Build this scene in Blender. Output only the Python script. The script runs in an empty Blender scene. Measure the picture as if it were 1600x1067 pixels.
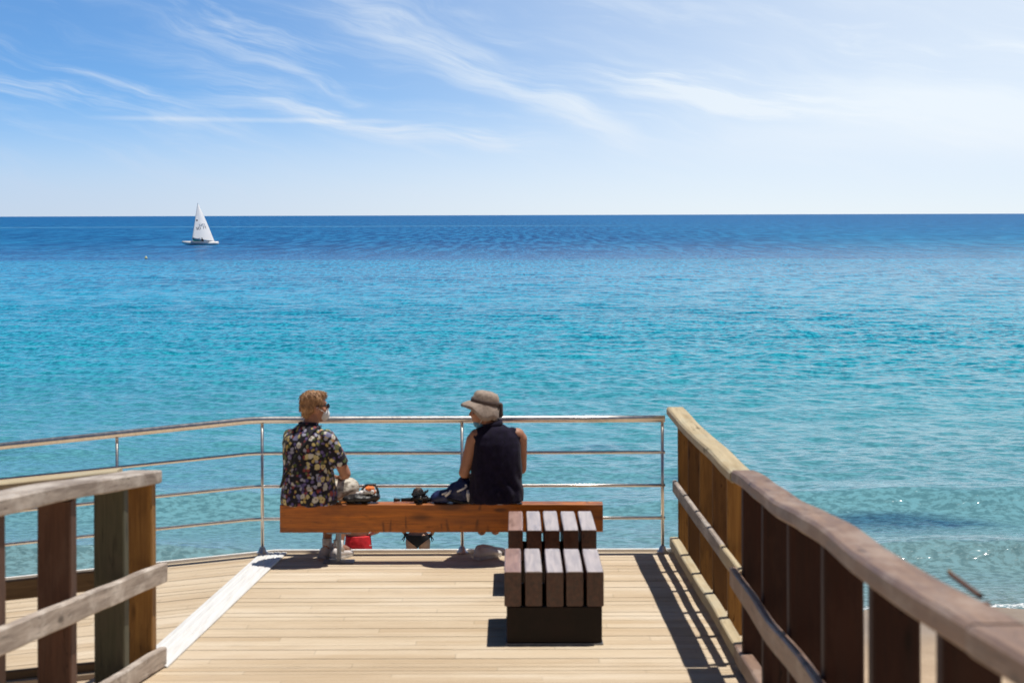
import bpy, bmesh, math, random
import numpy as np
from mathutils import Vector, Matrix, noise
R = math.radians
random.seed(7); rng = np.random.default_rng(7)
scene = bpy.context.scene
COL = scene.collection

# ------------------------------------------------------------------ camera, world, sun, exposure
F = 3000.0                     # focal length in pixels of the 1600 px wide photograph
CAM_Z = 2.63                   # eye above the flat deck (deck = 0); the walker stands on the ramp
SEA_Z = -2.97
cam_d = bpy.data.cameras.new("camera"); cam = bpy.data.objects.new("camera", cam_d); COL.objects.link(cam)
cam_d.sensor_width = 36.0; cam_d.lens = 36.0 * F / 1600.0
cam_d.shift_y = -(533.5 - 336.0) / 1600.0
cam_d.clip_start = 0.1; cam_d.clip_end = 60000.0
cam.location = (0, 0, CAM_Z)
cam.rotation_euler = (R(90), 0, 0)
cam.rotation_euler = (Matrix.Rotation(R(0.17), 3, 'Y') @ cam.rotation_euler.to_matrix()).to_euler()
cam_d.dof.use_dof = True; cam_d.dof.focus_distance = 38.0; cam_d.dof.aperture_fstop = 4.2
scene.camera = cam

SUN_AZ, SUN_EL = math.atan2(0.245, 0.085), math.atan(1 / math.hypot(0.245, 0.085))
sun_d = bpy.data.lights.new("sun", 'SUN'); sun = bpy.data.objects.new("sun", sun_d); COL.objects.link(sun)
sun_d.energy = 4.8; sun_d.angle = R(0.5); sun_d.color = (1.0, 0.955, 0.88)
to_sun = Vector((math.sin(SUN_AZ) * math.cos(SUN_EL), math.cos(SUN_AZ) * math.cos(SUN_EL), math.sin(SUN_EL)))
sun.rotation_euler = to_sun.to_track_quat('Z', 'Y').to_euler()
sun.location = (0, 0, 40)

vs = scene.view_settings
scene.display_settings.display_device = 'sRGB'
vs.view_transform = 'Standard'; vs.look = 'None'; vs.exposure = 0.0; vs.gamma = 1.0; vs.use_curve_mapping = False

# ------------------------------------------------------------------ node helpers
class S:
    """a float/vector socket with arithmetic"""
    def __init__(s, g, sock): s.g = g; s.s = sock
    def _m(s, op, *o): return s.g.math(op, s, *o)
    def __add__(s, o): return s._m('ADD', o)
    __radd__ = __add__
    def __sub__(s, o): return s._m('SUBTRACT', o)
    def __rsub__(s, o): return s.g.math('SUBTRACT', o, s)
    def __mul__(s, o): return s._m('MULTIPLY', o)
    __rmul__ = __mul__
    def __truediv__(s, o): return s._m('DIVIDE', o)
    def __rtruediv__(s, o): return s.g.math('DIVIDE', o, s)
    def __neg__(s): return s._m('MULTIPLY', -1.0)
class G:
    def __init__(g, tree): g.t = tree; g.n = tree.nodes; g.l = tree.links; g.n.clear()
    def new(g, typ, **kw):
        n = g.n.new(typ)
        for k, v in kw.items(): setattr(n, k, v)
        return n
    def put(g, inp, v):
        if isinstance(v, S): g.l.new(v.s, inp)
        elif hasattr(v, 'is_output'): g.l.new(v, inp)
        elif v is not None:
            if isinstance(v, (tuple, list)) and len(v) == 3 and len(inp.default_value) == 4: v = (*v, 1)
            inp.default_value = v
    def math(g, op, *a, clamp=False):
        n = g.new('ShaderNodeMath', operation=op, use_clamp=clamp)
        for i, v in enumerate(a): g.put(n.inputs[i], v)
        return S(g, n.outputs[0])
    def smooth(g, x, a, b, lo=0.0, hi=1.0):
        n = g.new('ShaderNodeMapRange', interpolation_type='SMOOTHSTEP')
        for k, v in zip((0, 1, 2, 3, 4), (x, a, b, lo, hi)): g.put(n.inputs[k], v)
        return S(g, n.outputs[0])
    def sep(g, v):
        n = g.new('ShaderNodeSeparateXYZ'); g.put(n.inputs[0], v); return [S(g, o) for o in n.outputs]
    def comb(g, x, y, z=0.0):
        n = g.new('ShaderNodeCombineXYZ')
        for i, v in enumerate((x, y, z)): g.put(n.inputs[i], v)
        return S(g, n.outputs[0])
    def coord(g, which='Object'):
        return S(g, g.new('ShaderNodeTexCoord').outputs[which])
    def pos(g): return S(g, g.new('ShaderNodeNewGeometry').outputs['Position'])
    def vmul(g, v, k):
        n = g.new('ShaderNodeVectorMath', operation='MULTIPLY'); g.put(n.inputs[0], v); g.put(n.inputs[1], k); return S(g, n.outputs[0])
    def vadd(g, v, k):
        n = g.new('ShaderNodeVectorMath', operation='ADD'); g.put(n.inputs[0], v); g.put(n.inputs[1], k); return S(g, n.outputs[0])
    def noise(g, v, scale=1.0, detail=4.0, rough=0.5, dist=0.0, out=0):
        n = g.new('ShaderNodeTexNoise'); g.put(n.inputs['Vector'], v)
        for k, x in (('Scale', scale), ('Detail', detail), ('Roughness', rough), ('Distortion', dist)): g.put(n.inputs[k], x)
        return S(g, n.outputs[out])
    def voro(g, v, scale=1.0, out='Distance', feature='F1'):
        n = g.new('ShaderNodeTexVoronoi', feature=feature); g.put(n.inputs['Vector'], v); g.put(n.inputs['Scale'], scale)
        return S(g, n.outputs[out])
    def ramp(g, f, stops, interp='LINEAR'):
        n = g.new('ShaderNodeValToRGB'); n.color_ramp.interpolation = interp
        cr = n.color_ramp
        while len(cr.elements) < len(stops): cr.elements.new(0.5)
        for e, (p, c) in zip(cr.elements, stops):
            e.position = p; e.color = (*c, 1) if len(c) == 3 else c
        g.put(n.inputs[0], f); return S(g, n.outputs[0])
    def mix(g, f, a, b, blend='MIX'):
        n = g.new('ShaderNodeMix', data_type='RGBA', blend_type=blend, clamp_factor=True)
        g.put(n.inputs[0], f); g.put(n.inputs[6], a); g.put(n.inputs[7], b); return S(g, n.outputs[2])
    def rnd(g): return S(g, g.new('ShaderNodeObjectInfo').outputs['Random'])
    def bump(g, h, strength=0.5, dist=0.01):
        n = g.new('ShaderNodeBump'); g.put(n.inputs['Height'], h); n.inputs['Strength'].default_value = strength
        n.inputs['Distance'].default_value = dist; return S(g, n.outputs[0])
    def out(g, color, rough=0.6, metal=0.0, normal=None, spec=0.5, coat=0.0, coat_rough=0.1, sheen=0.0, sub=0.0, ior=1.5, trans=0.0):
        p = g.new('ShaderNodeBsdfPrincipled'); I = p.inputs
        g.put(I['Base Color'], color); g.put(I['Roughness'], rough); g.put(I['Metallic'], metal)
        g.put(I['Specular IOR Level'], spec); g.put(I['IOR'], ior); g.put(I['Coat Weight'], coat); g.put(I['Coat Roughness'], coat_rough)
        g.put(I['Sheen Weight'], sheen); g.put(I['Transmission Weight'], trans)
        if normal is not None: g.put(I['Normal'], normal)
        o = g.new('ShaderNodeOutputMaterial'); g.l.new(p.outputs[0], o.inputs[0]); return p
def mat(name):
    m = bpy.data.materials.new(name); m.use_nodes = True
    return m, G(m.node_tree)

# ------------------------------------------------------------------ sky
world = bpy.data.worlds.new("World"); scene.world = world; world.use_nodes = True
def build_sky():
    g = G(world.node_tree)
    d = g.coord('Generated'); x, y, z = g.sep(d)
    # the deep blue sits low in this dry air: sample the sky a little higher than the view direction
    zz = g.math('MULTIPLY', g.math('MAXIMUM', z, 0.0), g.smooth(z, 0.0, 0.5, 3.6, 1.0)) + 0.045
    n = g.new('ShaderNodeVectorMath', operation='NORMALIZE'); g.put(n.inputs[0], g.comb(x, y, zz))
    sky = g.new('ShaderNodeTexSky', sky_type='NISHITA'); sky.sun_disc = False
    sky.sun_elevation = SUN_EL; sky.sun_rotation = SUN_AZ; sky.air_density = 1.0; sky.dust_density = 0.5; sky.ozone_density = 2.0
    g.l.new(n.outputs[0], sky.inputs['Vector'])
    hs = g.new('ShaderNodeHueSaturation'); hs.inputs['Saturation'].default_value = 1.25; hs.inputs['Value'].default_value = 1.0
    g.l.new(sky.outputs[0], hs.inputs['Color'])
    base = g.mix(1.0, S(g, hs.outputs[0]), g.mix(g.math('MAXIMUM', g.smooth(z, 0.13, 0.40), g.smooth(y, 0.75, 0.15)), (1.55, 1.84, 1.94), (0.38, 0.40, 0.42)), 'MULTIPLY')
    # cirrus: angular coordinates of the sky dome (azimuth a, elevation e), in units of 1/1600 frame width
    yy = g.math('MAXIMUM', y, 0.05)
    u = x / yy * 3.0; v = z / yy * 3.0                 # 0.1 = 100 px of the photograph
    w1 = g.noise(g.comb(u * 2.0, v * 4.0), 1.6, 3.0) - 0.5
    w2 = g.noise(g.comb(u * 2.0 + 7.0, v * 4.0), 1.6, 3.0) - 0.5
    uu = u + w1 * 0.22; vv = v + w2 * 0.08
    def streak(ang, su, sv, off, detail=7.0, rough=0.62):
        c, s_ = math.cos(ang), math.sin(ang)
        a = uu * c + vv * s_; b = vv * c - uu * s_
        return g.noise(g.comb(a * su + off, b * sv), 1.0, detail, rough, 0.25)
    fine = streak(-0.30, 3.0, 26.0, 3.0)
    fine2 = streak(-0.12, 3.2, 30.0, 11.0)
    broad = streak(-0.22, 1.1, 5.0, 23.0, 4.0)
    def line(x0, y0, x1, y1, wid, soft=0.25, wob=0.03):
        # soft band along a line between two sky points given in hundredths
        dx, dy = x1 - x0, y1 - y0; L = math.hypot(dx, dy); dx /= L; dy /= L
        pu = u + w1 * wob * 2 - x0; pv = v + w2 * wob * 2 - y0
        t = pu * dx + pv * dy; q = g.math('ABSOLUTE', pv * dx - pu * dy)
        return g.smooth(q, 0.0, wid, 1.0, 0.0) * g.smooth(t, -soft, soft * 0.5) * g.smooth(t, L - soft * 0.5, L + soft, 1.0, 0.0)
    P = lambda px, py: ((px - 800) / 1000.0, (336 - py) / 1000.0)
    main = line(*P(470, -30), *P(930, 192), 0.05, 0.12, 0.05) * g.smooth(fine, 0.30, 0.62)
    mid = line(*P(360, 145), *P(720, 200), 0.05, 0.16, 0.05) * g.smooth(fine2, 0.40, 0.66)
    trail = line(*P(190, 183), *P(600, 190), 0.006, 0.08, 0.0) * 0.55
    left = line(*P(-120, 85), *P(300, 150), 0.075, 0.25, 0.06) * g.smooth(fine, 0.42, 0.68)
    upl = line(*P(300, 0), *P(520, 110), 0.07, 0.12, 0.06) * g.smooth(fine, 0.46, 0.72)
    mid2 = line(*P(560, 195), *P(820, 235), 0.04, 0.14, 0.05) * g.smooth(fine2, 0.40, 0.7)
    rt1 = line(*P(970, 120), *P(1250, 150), 0.06, 0.14, 0.05) * g.smooth(fine2, 0.40, 0.66)
    rt2 = line(*P(1050, 160), *P(1700, 190), 0.16, 0.3, 0.05) * (g.smooth(broad, 0.30, 0.66) * 0.6 + 0.25)
    veil = g.smooth(u, -0.75, 0.95) * g.smooth(v, 0.0, 0.12) * 0.72 + 0.04
    rest = g.smooth(fine, 0.44, 0.80) * 0.5 * g.smooth(u, 0.4, -0.4, 0.3, 1.0) + g.smooth(broad, 0.45, 0.8) * 0.16 + g.smooth(fine2, 0.5, 0.8) * g.smooth(v, 0.1, 0.16) * 0.3
    cl = main * 0.40
    for c, k in ((mid, 0.36), (trail, 0.55), (left, 0.36), (upl, 0.32), (mid2, 0.26), (rt1, 0.34), (rt2, 0.20), (veil, 1.0), (rest, 0.5)):
        cl = g.math('MAXIMUM', cl, 0.0) + c * k
    cl = g.math('MINIMUM', cl * g.smooth(v, -0.01, 0.05) * g.smooth(v, 0.45, 0.9, 1.0, 0.0) * g.smooth(y, 0.1, 0.5), 0.92)
    cloud = g.mix(g.smooth(u, -0.5, 0.7), (8.6, 9.7, 11.0), (10.5, 11.3, 11.9))
    skyc = g.mix(cl, base, cloud)
    # pale band of sea air over the horizon
    hz = g.smooth(v, 0.0, 0.20, 1.0, 0.0)
    hcol = g.mix(g.smooth(u, -0.9, 0.5), (6.5, 7.5, 9.6), (10.0, 10.5, 11.3))
    hz = hz * g.smooth(y, 0.0, 0.6, 0.35, 1.0)
    skyc = g.mix(hz * 0.85, skyc, hcol)
    bg = g.new('ShaderNodeBackground'); g.put(bg.inputs[0], skyc); bg.inputs[1].default_value = 0.085
    o = g.new('ShaderNodeOutputWorld'); g.l.new(bg.outputs[0], o.inputs[0])
build_sky()

# ------------------------------------------------------------------ materials
def wood(name, dark, light, rough=0.7, scale=1.0, coat=0.0, spec=0.3, stain=None, stain_amt=0.5, vary=0.25, bump=0.35, knots=True, checks=False):
    """timber with its grain along the local X axis"""
    m, g = mat(name)
    o = g.coord('Object'); r = g.rnd()
    p = g.vadd(o, g.comb(r * 37.0, r * 53.0, r * 19.0))
    gr = g.noise(g.vmul(p, (1.6 * scale, 26 * scale, 26 * scale)), 1.0, 6.0, 0.62, 0.8)
    fib = g.noise(g.vmul(p, (6 * scale, 160 * scale, 160 * scale)), 1.0, 3.0, 0.6)
    big = g.noise(g.vmul(p, (1.3, 5.0, 5.0)), 1.0, 3.0)
    f = gr * 0.62 + fib * 0.22 + big * 0.3
    c = g.ramp(f, [(0.34, dark), (0.72, light)])
    if knots:
        kv = g.voro(g.vmul(p, (2.2, 7.0, 7.0)), 1.0)
        k = g.smooth(kv, 0.05, 0.17, 1.0, 0.0)
        c = g.mix(k * 0.75, c, tuple(v * 0.35 for v in dark))
    if stain:
        sn = g.noise(g.vmul(p, (2.4, 6, 6)), 1.0, 5.0, 0.65)
        c = g.mix(g.smooth(sn, 0.46, 0.66) * stain_amt, c, stain)
    c = g.mix(r * vary, c, g.mix(0.55, c, (0, 0, 0)))
    # drying cracks along the grain
    ck = g.noise(g.vmul(p, (1.1, 34, 34)), 1.0, 2.0, 0.5, 1.2)
    crack = g.smooth(g.math('ABSOLUTE', ck - 0.5), 0.0, 0.016, 1.0, 0.0) * g.smooth(big, 0.46, 0.6)
    c = g.mix(crack * 0.8, c, tuple(v * 0.25 for v in dark))
    if checks:                      # short cross checks and weeping knots
        cx = g.noise(g.vmul(p, (3.2, 0.2, 0.5)), 1.0, 2.0, 0.5, 0.0); gate = g.noise(g.vmul(p, (3.0, 2.0, 9.0)), 1.0, 2.0)
        chk = g.smooth(g.math('ABSOLUTE', cx - 0.5), 0.0, 0.014, 1.0, 0.0) * g.smooth(gate, 0.50, 0.62)
        c = g.mix(chk * 0.65, c, tuple(v * 0.15 for v in dark))
        kv = g.voro(g.vmul(p, (2.0, 6.0, 6.0)), 1.0); kn = g.smooth(kv + (gr - 0.5) * 0.2, 0.10, 0.26, 1.0, 0.0)
        c = g.mix(kn * 0.7, c, tuple(v * 0.3 for v in dark))
    h = f * 0.6 - crack * 0.8
    g.out(c, g.smooth(gr, 0.2, 0.8, rough - 0.1, rough + 0.12), normal=g.bump(h, bump, 0.006), spec=spec, coat=coat, coat_rough=0.28)
    return m
M = {}
M['grey'] = wood('weathered_grey_timber', (0.13, 0.092, 0.070), (0.56, 0.475, 0.405), stain=(0.70, 0.63, 0.56), stain_amt=0.7, bump=0.5)
M['fresh'] = wood('pale_new_timber', (0.34, 0.25, 0.13), (0.60, 0.50, 0.33), stain=(0.5, 0.46, 0.34), stain_amt=0.5, vary=0.12)
M['red'] = wood('red_brown_timber', (0.12, 0.062, 0.040), (0.34, 0.22, 0.155), stain=(0.43, 0.325, 0.26), stain_amt=0.55, vary=0.15, spec=0.45, rough=0.55)
M['post_red'] = wood('dark_stained_post', (0.018, 0.006, 0.004), (0.055, 0.020, 0.013), stain=(0.08, 0.034, 0.02), stain_amt=0.4)
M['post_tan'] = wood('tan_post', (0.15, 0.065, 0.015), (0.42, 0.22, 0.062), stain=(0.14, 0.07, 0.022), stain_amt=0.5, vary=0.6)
M['post_dark_tan'] = wood('dark_tan_post', (0.07, 0.028, 0.008), (0.20, 0.10, 0.032), stain=(0.10, 0.05, 0.018), stain_amt=0.5)
M['post_brown'] = wood('brown_post', (0.045, 0.022, 0.014), (0.14, 0.07, 0.045), stain=(0.17, 0.1, 0.07), stain_amt=0.4, vary=0.1)
M['post_green'] = wood('green_tinged_post', (0.035, 0.036, 0.022), (0.115, 0.11, 0.07), stain=(0.10, 0.085, 0.06), stain_amt=0.5, vary=0.1)
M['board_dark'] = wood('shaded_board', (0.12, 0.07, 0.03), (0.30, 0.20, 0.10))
M['bench'] = wood('varnished_bench_beam', (0.17, 0.036, 0.003), (0.68, 0.205, 0.017), rough=0.42, coat=0.15, spec=0.4, checks=True, stain=(0.14, 0.035, 0.008), stain_amt=0.6, vary=0.05, bump=0.15)
def slat_wood(name, dark, light, top_sheen, amt):
    """dark varnish whose upper face (local +Z) is scuffed and carries a pale sky sheen painted into its colour"""
    m, g = mat(name)
    o = g.coord('Object'); r = g.rnd(); x, y, z = g.sep(o)
    p = g.vadd(o, g.comb(r * 37.0, r * 53.0, r * 19.0))
    gr = g.noise(g.vmul(p, (2.0, 40, 40)), 1.0, 6.0, 0.65, 0.6); bl = g.noise(g.vmul(p, (3.5, 30, 30)), 1.0, 4.0, 0.6)
    c = g.ramp(gr, [(0.32, dark), (0.70, light)])
    end = g.noise(g.vmul(p, (9, 30, 14)), 1.0, 5.0, 0.7)
    c = g.mix(g.smooth(end, 0.60, 0.78) * g.smooth(z, 0.07, 0.0) * 0.6, c, (0.20, 0.10, 0.04))
    wear_or_sheen = g.smooth(z, 0.207, 0.213) * g.smooth(bl, 0.28, 0.60, amt * 0.72, amt)  # pale upper face paints in the sky's grazing reflection, broken by scuffs
    c = g.mix(wear_or_sheen, c, g.mix(g.smooth(gr, 0.35, 0.65), tuple(v * 0.82 for v in top_sheen), top_sheen))
    g.out(c, g.smooth(bl, 0.2, 0.8, 0.26, 0.5), normal=g.bump(gr, 0.2, 0.005), spec=0.5, coat=0.25, coat_rough=0.3)
    return m
M['slat'] = slat_wood('varnished_slat_painted_sheen', (0.028, 0.007, 0.003), (0.095, 0.027, 0.012), (0.62, 0.545, 0.53), 0.96)
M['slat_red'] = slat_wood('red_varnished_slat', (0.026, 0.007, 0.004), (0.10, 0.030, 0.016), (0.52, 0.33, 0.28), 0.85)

def plain(name, c, rough=0.6, metal=0.0, var=0.15, sc=14.0, bump=0.0, spec=0.5, sheen=0.0, coat=0.0):
    m, g = mat(name)
    o = g.coord('Object'); nz = g.noise(o, sc, 5.0, 0.6)
    col = g.mix(g.smooth(nz, 0.3, 0.7), tuple(v * (1 - var) for v in c), tuple(min(1, v * (1 + var)) for v in c))
    nm = g.bump(g.noise(o, sc * 4, 4.0), bump, 0.01) if bump else None
    g.out(col, g.smooth(nz, 0.2, 0.8, rough * 0.9, min(1, rough * 1.12)), metal, nm, spec, sheen=sheen, coat=coat)
    return m
M['steel'] = plain('brushed_steel', (0.78, 0.74, 0.69), 0.33, 1.0, 0.08, 30)
M['dark_steel'] = plain('dark_painted_steel', (0.013, 0.007, 0.005), 0.5, 0.0, 0.3, 8, spec=0.2)
M['grey_steel'] = plain('galvanised_plate', (0.22, 0.23, 0.26), 0.5, 0.6, 0.2, 20)
M['white_trim'] = plain('white_painted_edge', (0.80, 0.79, 0.76), 0.5, 0.0, 0.06, 6)
M['hull'] = plain('white_gelcoat', (0.8, 0.8, 0.8), 0.25, 0.0, 0.03, 1)
M['teal_paint'] = plain('teal_paint', (0.02, 0.38, 0.33), 0.4)
M['dark_cloth'] = plain('black_cloth', (0.012, 0.012, 0.014), 0.85, 0, 0.3, 40, 0.3)
M['buoy'] = plain('yellow_buoy_plastic', (0.8, 0.72, 0.35), 0.5)
M['buoy_o'] = plain('orange_buoy_plastic', (0.8, 0.3, 0.06), 0.5)
M['ink'] = plain('dark_sail_lettering', (0.05, 0.05, 0.08), 0.7)
M['ink_pale'] = plain('pale_sail_lettering', (0.42, 0.45, 0.50), 0.7)
M['ink_red'] = plain('red_sail_emblem', (0.40, 0.06, 0.08), 0.7)
M['skin'] = plain('tanned_skin', (0.40, 0.19, 0.115), 0.55, 0, 0.10, 18, 0.05, spec=0.4)
M['skin_pale'] = plain('light_skin', (0.50, 0.27, 0.17), 0.55, 0, 0.10, 18, 0.05, spec=0.4)
M['hair'] = None
M['navy'] = plain('navy_vest_cloth', (0.012, 0.009, 0.023), 0.85, 0, 0.3, 26, 0.25, spec=0.1, sheen=0.06)
M['hat'] = plain('taupe_hat_cloth', (0.36, 0.285, 0.235), 0.9, 0, 0.22, 34, 0.5, spec=0.15, sheen=0.1)
M['hat_band'] = plain('hat_band_cloth', (0.10, 0.070, 0.060), 0.9, 0, 0.2, 34, 0.5)
M['mask_white'] = plain('white_face_mask', (0.8, 0.79, 0.78), 0.8)
M['mask_blue'] = plain('blue_face_mask', (0.16, 0.42, 0.58), 0.8)
M['lens'] = plain('black_glasses', (0.01, 0.01, 0.012), 0.15)
M['shoe'] = plain('white_shoe_leather', (0.58, 0.54, 0.52), 0.6, 0, 0.1, 20, 0.15)
M['sock'] = plain('white_sock', (0.72, 0.70, 0.68), 0.9, 0, 0.08, 40, 0.4)
M['sole'] = plain('pale_rubber_sole', (0.55, 0.53, 0.5), 0.7)
M['red_cloth'] = plain('red_swim_cloth', (0.62, 0.012, 0.02), 0.7, 0, 0.12, 16, 0.2)
M['shorts_lav'] = plain('lavender_grey_shorts', (0.34, 0.31, 0.38), 0.85, 0, 0.12, 20, 0.3)
M['navy_bag'] = plain('navy_nylon', (0.014, 0.022, 0.085), 0.5, 0, 0.3, 22, 0.3)
M['black_bag'] = plain('black_bag_leather', (0.012, 0.011, 0.012), 0.45, 0, 0.3, 22, 0.3)
M['orange_cloth'] = plain('orange_cloth', (0.75, 0.20, 0.04), 0.75, 0, 0.15, 22, 0.3)
M['white_cloth'] = plain('white_cloth', (0.75, 0.72, 0.70), 0.8, 0, 0.1, 22, 0.3)
M['stones'] = None

def hair_mat(name, dark, light):
    m, g = mat(name); o = g.coord('Object')
    f = g.noise(g.vmul(o, (130, 130, 22)), 1.0, 4.0, 0.6, 0.4)
    big = g.noise(o, 9.0, 2.0)
    c = g.ramp(f * 0.7 + big * 0.4, [(0.35, dark), (0.75, light)])
    g.out(c, 0.5, normal=g.bump(f, 0.6, 0.01), spec=0.4); return m
M['hair'] = hair_mat('strawberry_blond_hair', (0.15, 0.062, 0.024), (0.60, 0.345, 0.17))
M['hair_dark'] = hair_mat('dark_hair', (0.02, 0.012, 0.008), (0.08, 0.045, 0.03))
M['hair_grey'] = hair_mat('grey_hair', (0.12, 0.11, 0.10), (0.36, 0.33, 0.30))

def floral():
    m, g = mat('dark_floral_cotton'); o = g.coord('Object')
    wv = g.vadd(o, g.vmul(g.noise(o, 26, 3.0, out=1), (0.03, 0.03, 0.03)))
    v1 = g.voro(wv, 36.0, 'Distance'); c1 = g.voro(wv, 36.0, 'Color')
    q2 = g.vadd(wv, (3.1, 1.7, 0.4)); v2 = g.voro(q2, 21.0, 'Distance'); c2 = g.voro(q2, 21.0, 'Color')
    h1 = g.sep(c1)[0]; h2 = g.sep(c2)[1]; h3 = g.sep(c2)[0]
    pal = g.ramp(h1, [(0.0, (0.02, 0.018, 0.03)), (0.22, (0.10, 0.08, 0.22)), (0.38, (0.24, 0.05, 0.05)), (0.52, (0.09, 0.12, 0.04)),
                      (0.64, (0.36, 0.35, 0.44)), (0.76, (0.16, 0.12, 0.28)), (0.88, (0.46, 0.34, 0.12))], 'CONSTANT')
    base = g.mix(g.smooth(v1, 0.40, 0.58, 1.0, 0.0), (0.014, 0.012, 0.018), pal)
    band = g.noise(g.vmul(o, (4, 4, 10)), 1.0, 2.0)
    petal = v2 + (g.noise(o, 75, 2.0) - 0.5) * 0.30
    on = g.math('GREATER_THAN', h2, 0.26) * g.smooth(band, 0.38, 0.46)
    bloom = g.smooth(petal, 0.40, 0.50, 1.0, 0.0) * on
    c = g.mix(bloom, base, g.ramp(h3, [(0.0, (0.60, 0.50, 0.24)), (0.40, (0.62, 0.58, 0.50)), (0.62, (0.22, 0.22, 0.36)), (0.80, (0.30, 0.06, 0.06)), (0.9, (0.12, 0.14, 0.06))], 'CONSTANT'))
    core = g.smooth(v2, 0.10, 0.17, 1.0, 0.0) * on
    c = g.mix(core * 0.85, c, (0.20, 0.09, 0.03))
    fold = g.noise(g.vmul(o, (9, 9, 3)), 1.0, 4.0)
    g.out(c, 0.8, normal=g.bump(fold, 0.5, 0.03), spec=0.25, sheen=0.1)
    return m
M['floral'] = floral()
def beige_print():
    m, g = mat('beige_striped_trousers'); o = g.coord('Object')
    n = g.noise(g.vmul(o, (40, 9, 40)), 1.0, 3.0)
    c = g.ramp(n, [(0.4, (0.16, 0.13, 0.10)), (0.52, (0.55, 0.49, 0.40)), (0.65, (0.62, 0.58, 0.5))])
    g.out(c, 0.85, normal=g.bump(n, 0.2, 0.01)); return m
M['trousers'] = beige_print()

def sailcloth():
    m, g = mat('white_sailcloth'); o = g.coord('Object')
    x, y, z = g.sep(o)
    seam = g.smooth(g.math('ABSOLUTE', g.math('FRACT', (z + x * 0.2) * 0.9) - 0.5), 0.46, 0.5)
    c = g.mix(seam * 0.25, (0.90, 0.89, 0.88), (0.6, 0.6, 0.6))
    p = g.new('ShaderNodeBsdfPrincipled'); g.put(p.inputs['Base Color'], c); p.inputs['Roughness'].default_value = 0.7
    tr = g.new('ShaderNodeBsdfTranslucent'); g.put(tr.inputs[0], (1.0, 0.985, 0.97))
    mx = g.new('ShaderNodeMixShader'); mx.inputs[0].default_value = 0.88
    g.l.new(p.outputs[0], mx.inputs[1]); g.l.new(tr.outputs[0], mx.inputs[2])
    o2 = g.new('ShaderNodeOutputMaterial'); g.l.new(mx.outputs[0], o2.inputs[0]); return m
M['sail'] = sailcloth()

def deck_mat(name, slope=0.0):
    m, g = mat(name)
    o = g.coord('Object'); x, y, z = g.sep(o)
    plank = g.math('FLOOR', y / PL)
    hh = g.new('ShaderNodeTexWhiteNoise', noise_dimensions='2D')
    joint = g.math('FLOOR', x / 2.3 + plank * 0.37)
    g.put(hh.inputs[0], g.comb(plank, joint)); rv = S(g, hh.outputs[0])
    p = g.comb(x + rv * 31.0, y, rv * 17.0)
    gr = g.noise(g.vmul(p, (1.5, 55, 1.0)), 1.0, 6.0, 0.65, 0.5)
    fib = g.noise(g.vmul(p, (7, 260, 1.0)), 1.0, 3.0, 0.6)
    patch = g.noise(g.vmul(o, (0.6, 1.6, 1.0)), 1.0, 4.0, 0.6)
    f = gr * 0.5 + fib * 0.22 + patch * 0.3
    c = g.ramp(f, [(0.30, (0.44, 0.325, 0.20)), (0.52, (0.67, 0.55, 0.40)), (0.74, (0.77, 0.675, 0.53))])
    c = g.mix(rv * 0.6, c, g.mix(1.0, c, (0.72, 0.63, 0.52), 'MULTIPLY'))
    fx = g.math('FRACT', x / 2.3 + plank * 0.37)
    butt = g.smooth(g.math('ABSOLUTE', fx - 0.5), 0.4982, 0.4994)
    c = g.mix(butt * 0.3, c, (0.05, 0.035, 0.02))
    # anti-slip grooves cut along each plank
    gv = g.math('ABSOLUTE', g.math('FRACT', y / (PL / 6.0)) - 0.5)
    groove = g.smooth(gv, 0.30, 0.48)
    c = g.mix(groove * 0.42, c, (0.24, 0.17, 0.11))
    st = g.noise(g.vmul(o, (2.0, 3.2, 1)), 1.0, 5.0, 0.7)
    c = g.mix(g.smooth(st, 0.56, 0.74) * 0.3, c, (0.28, 0.22, 0.17))
    wear_or_sheen = g.smooth(patch, 0.5, 0.68)
    c = g.mix(wear_or_sheen * 0.25, c, (0.74, 0.655, 0.54))
    g.out(c, 0.75, normal=g.bump(f * 0.3 - groove * 0.7, 0.5, 0.006), spec=0.3)
    return m
PL = 0.12
M['deck'] = deck_mat('pale_grooved_decking')
def ribbed_white():
    m, g = mat('white_ribbed_aluminium'); o = g.coord('Object'); x, y, z = g.sep(o)
    n = g.noise(g.vmul(o, (40, 2, 1)), 1.0, 5.0, 0.7)
    c = g.mix(g.smooth(n, 0.40, 0.75), (0.77, 0.76, 0.74), (0.64, 0.615, 0.58))
    g.out(c, 0.5, spec=0.5); return m
M['ribbed'] = ribbed_white()

def sand_mat():
    m, g = mat('beach_sand'); p = g.pos(); x, y, z = g.sep(p)
    n = g.noise(p, 1.3, 6.0, 0.6); f = g.noise(p, 40, 4.0, 0.7)
    c = g.ramp(n * 0.6 + f * 0.4, [(0.3, (0.36, 0.25, 0.16)), (0.7, (0.58, 0.44, 0.30))])
    wet = g.smooth(z, SEA_Z + 0.06, SEA_Z + 0.32, 1.0, 0.0)
    c = g.mix(wet * 0.6, c, (0.20, 0.14, 0.09))
    g.out(c, g.smooth(wet, 0.0, 1.0, 0.9, 0.35), normal=g.bump(n + f * 0.3, 0.5, 0.05)); return m
M['sand'] = sand_mat()

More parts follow.
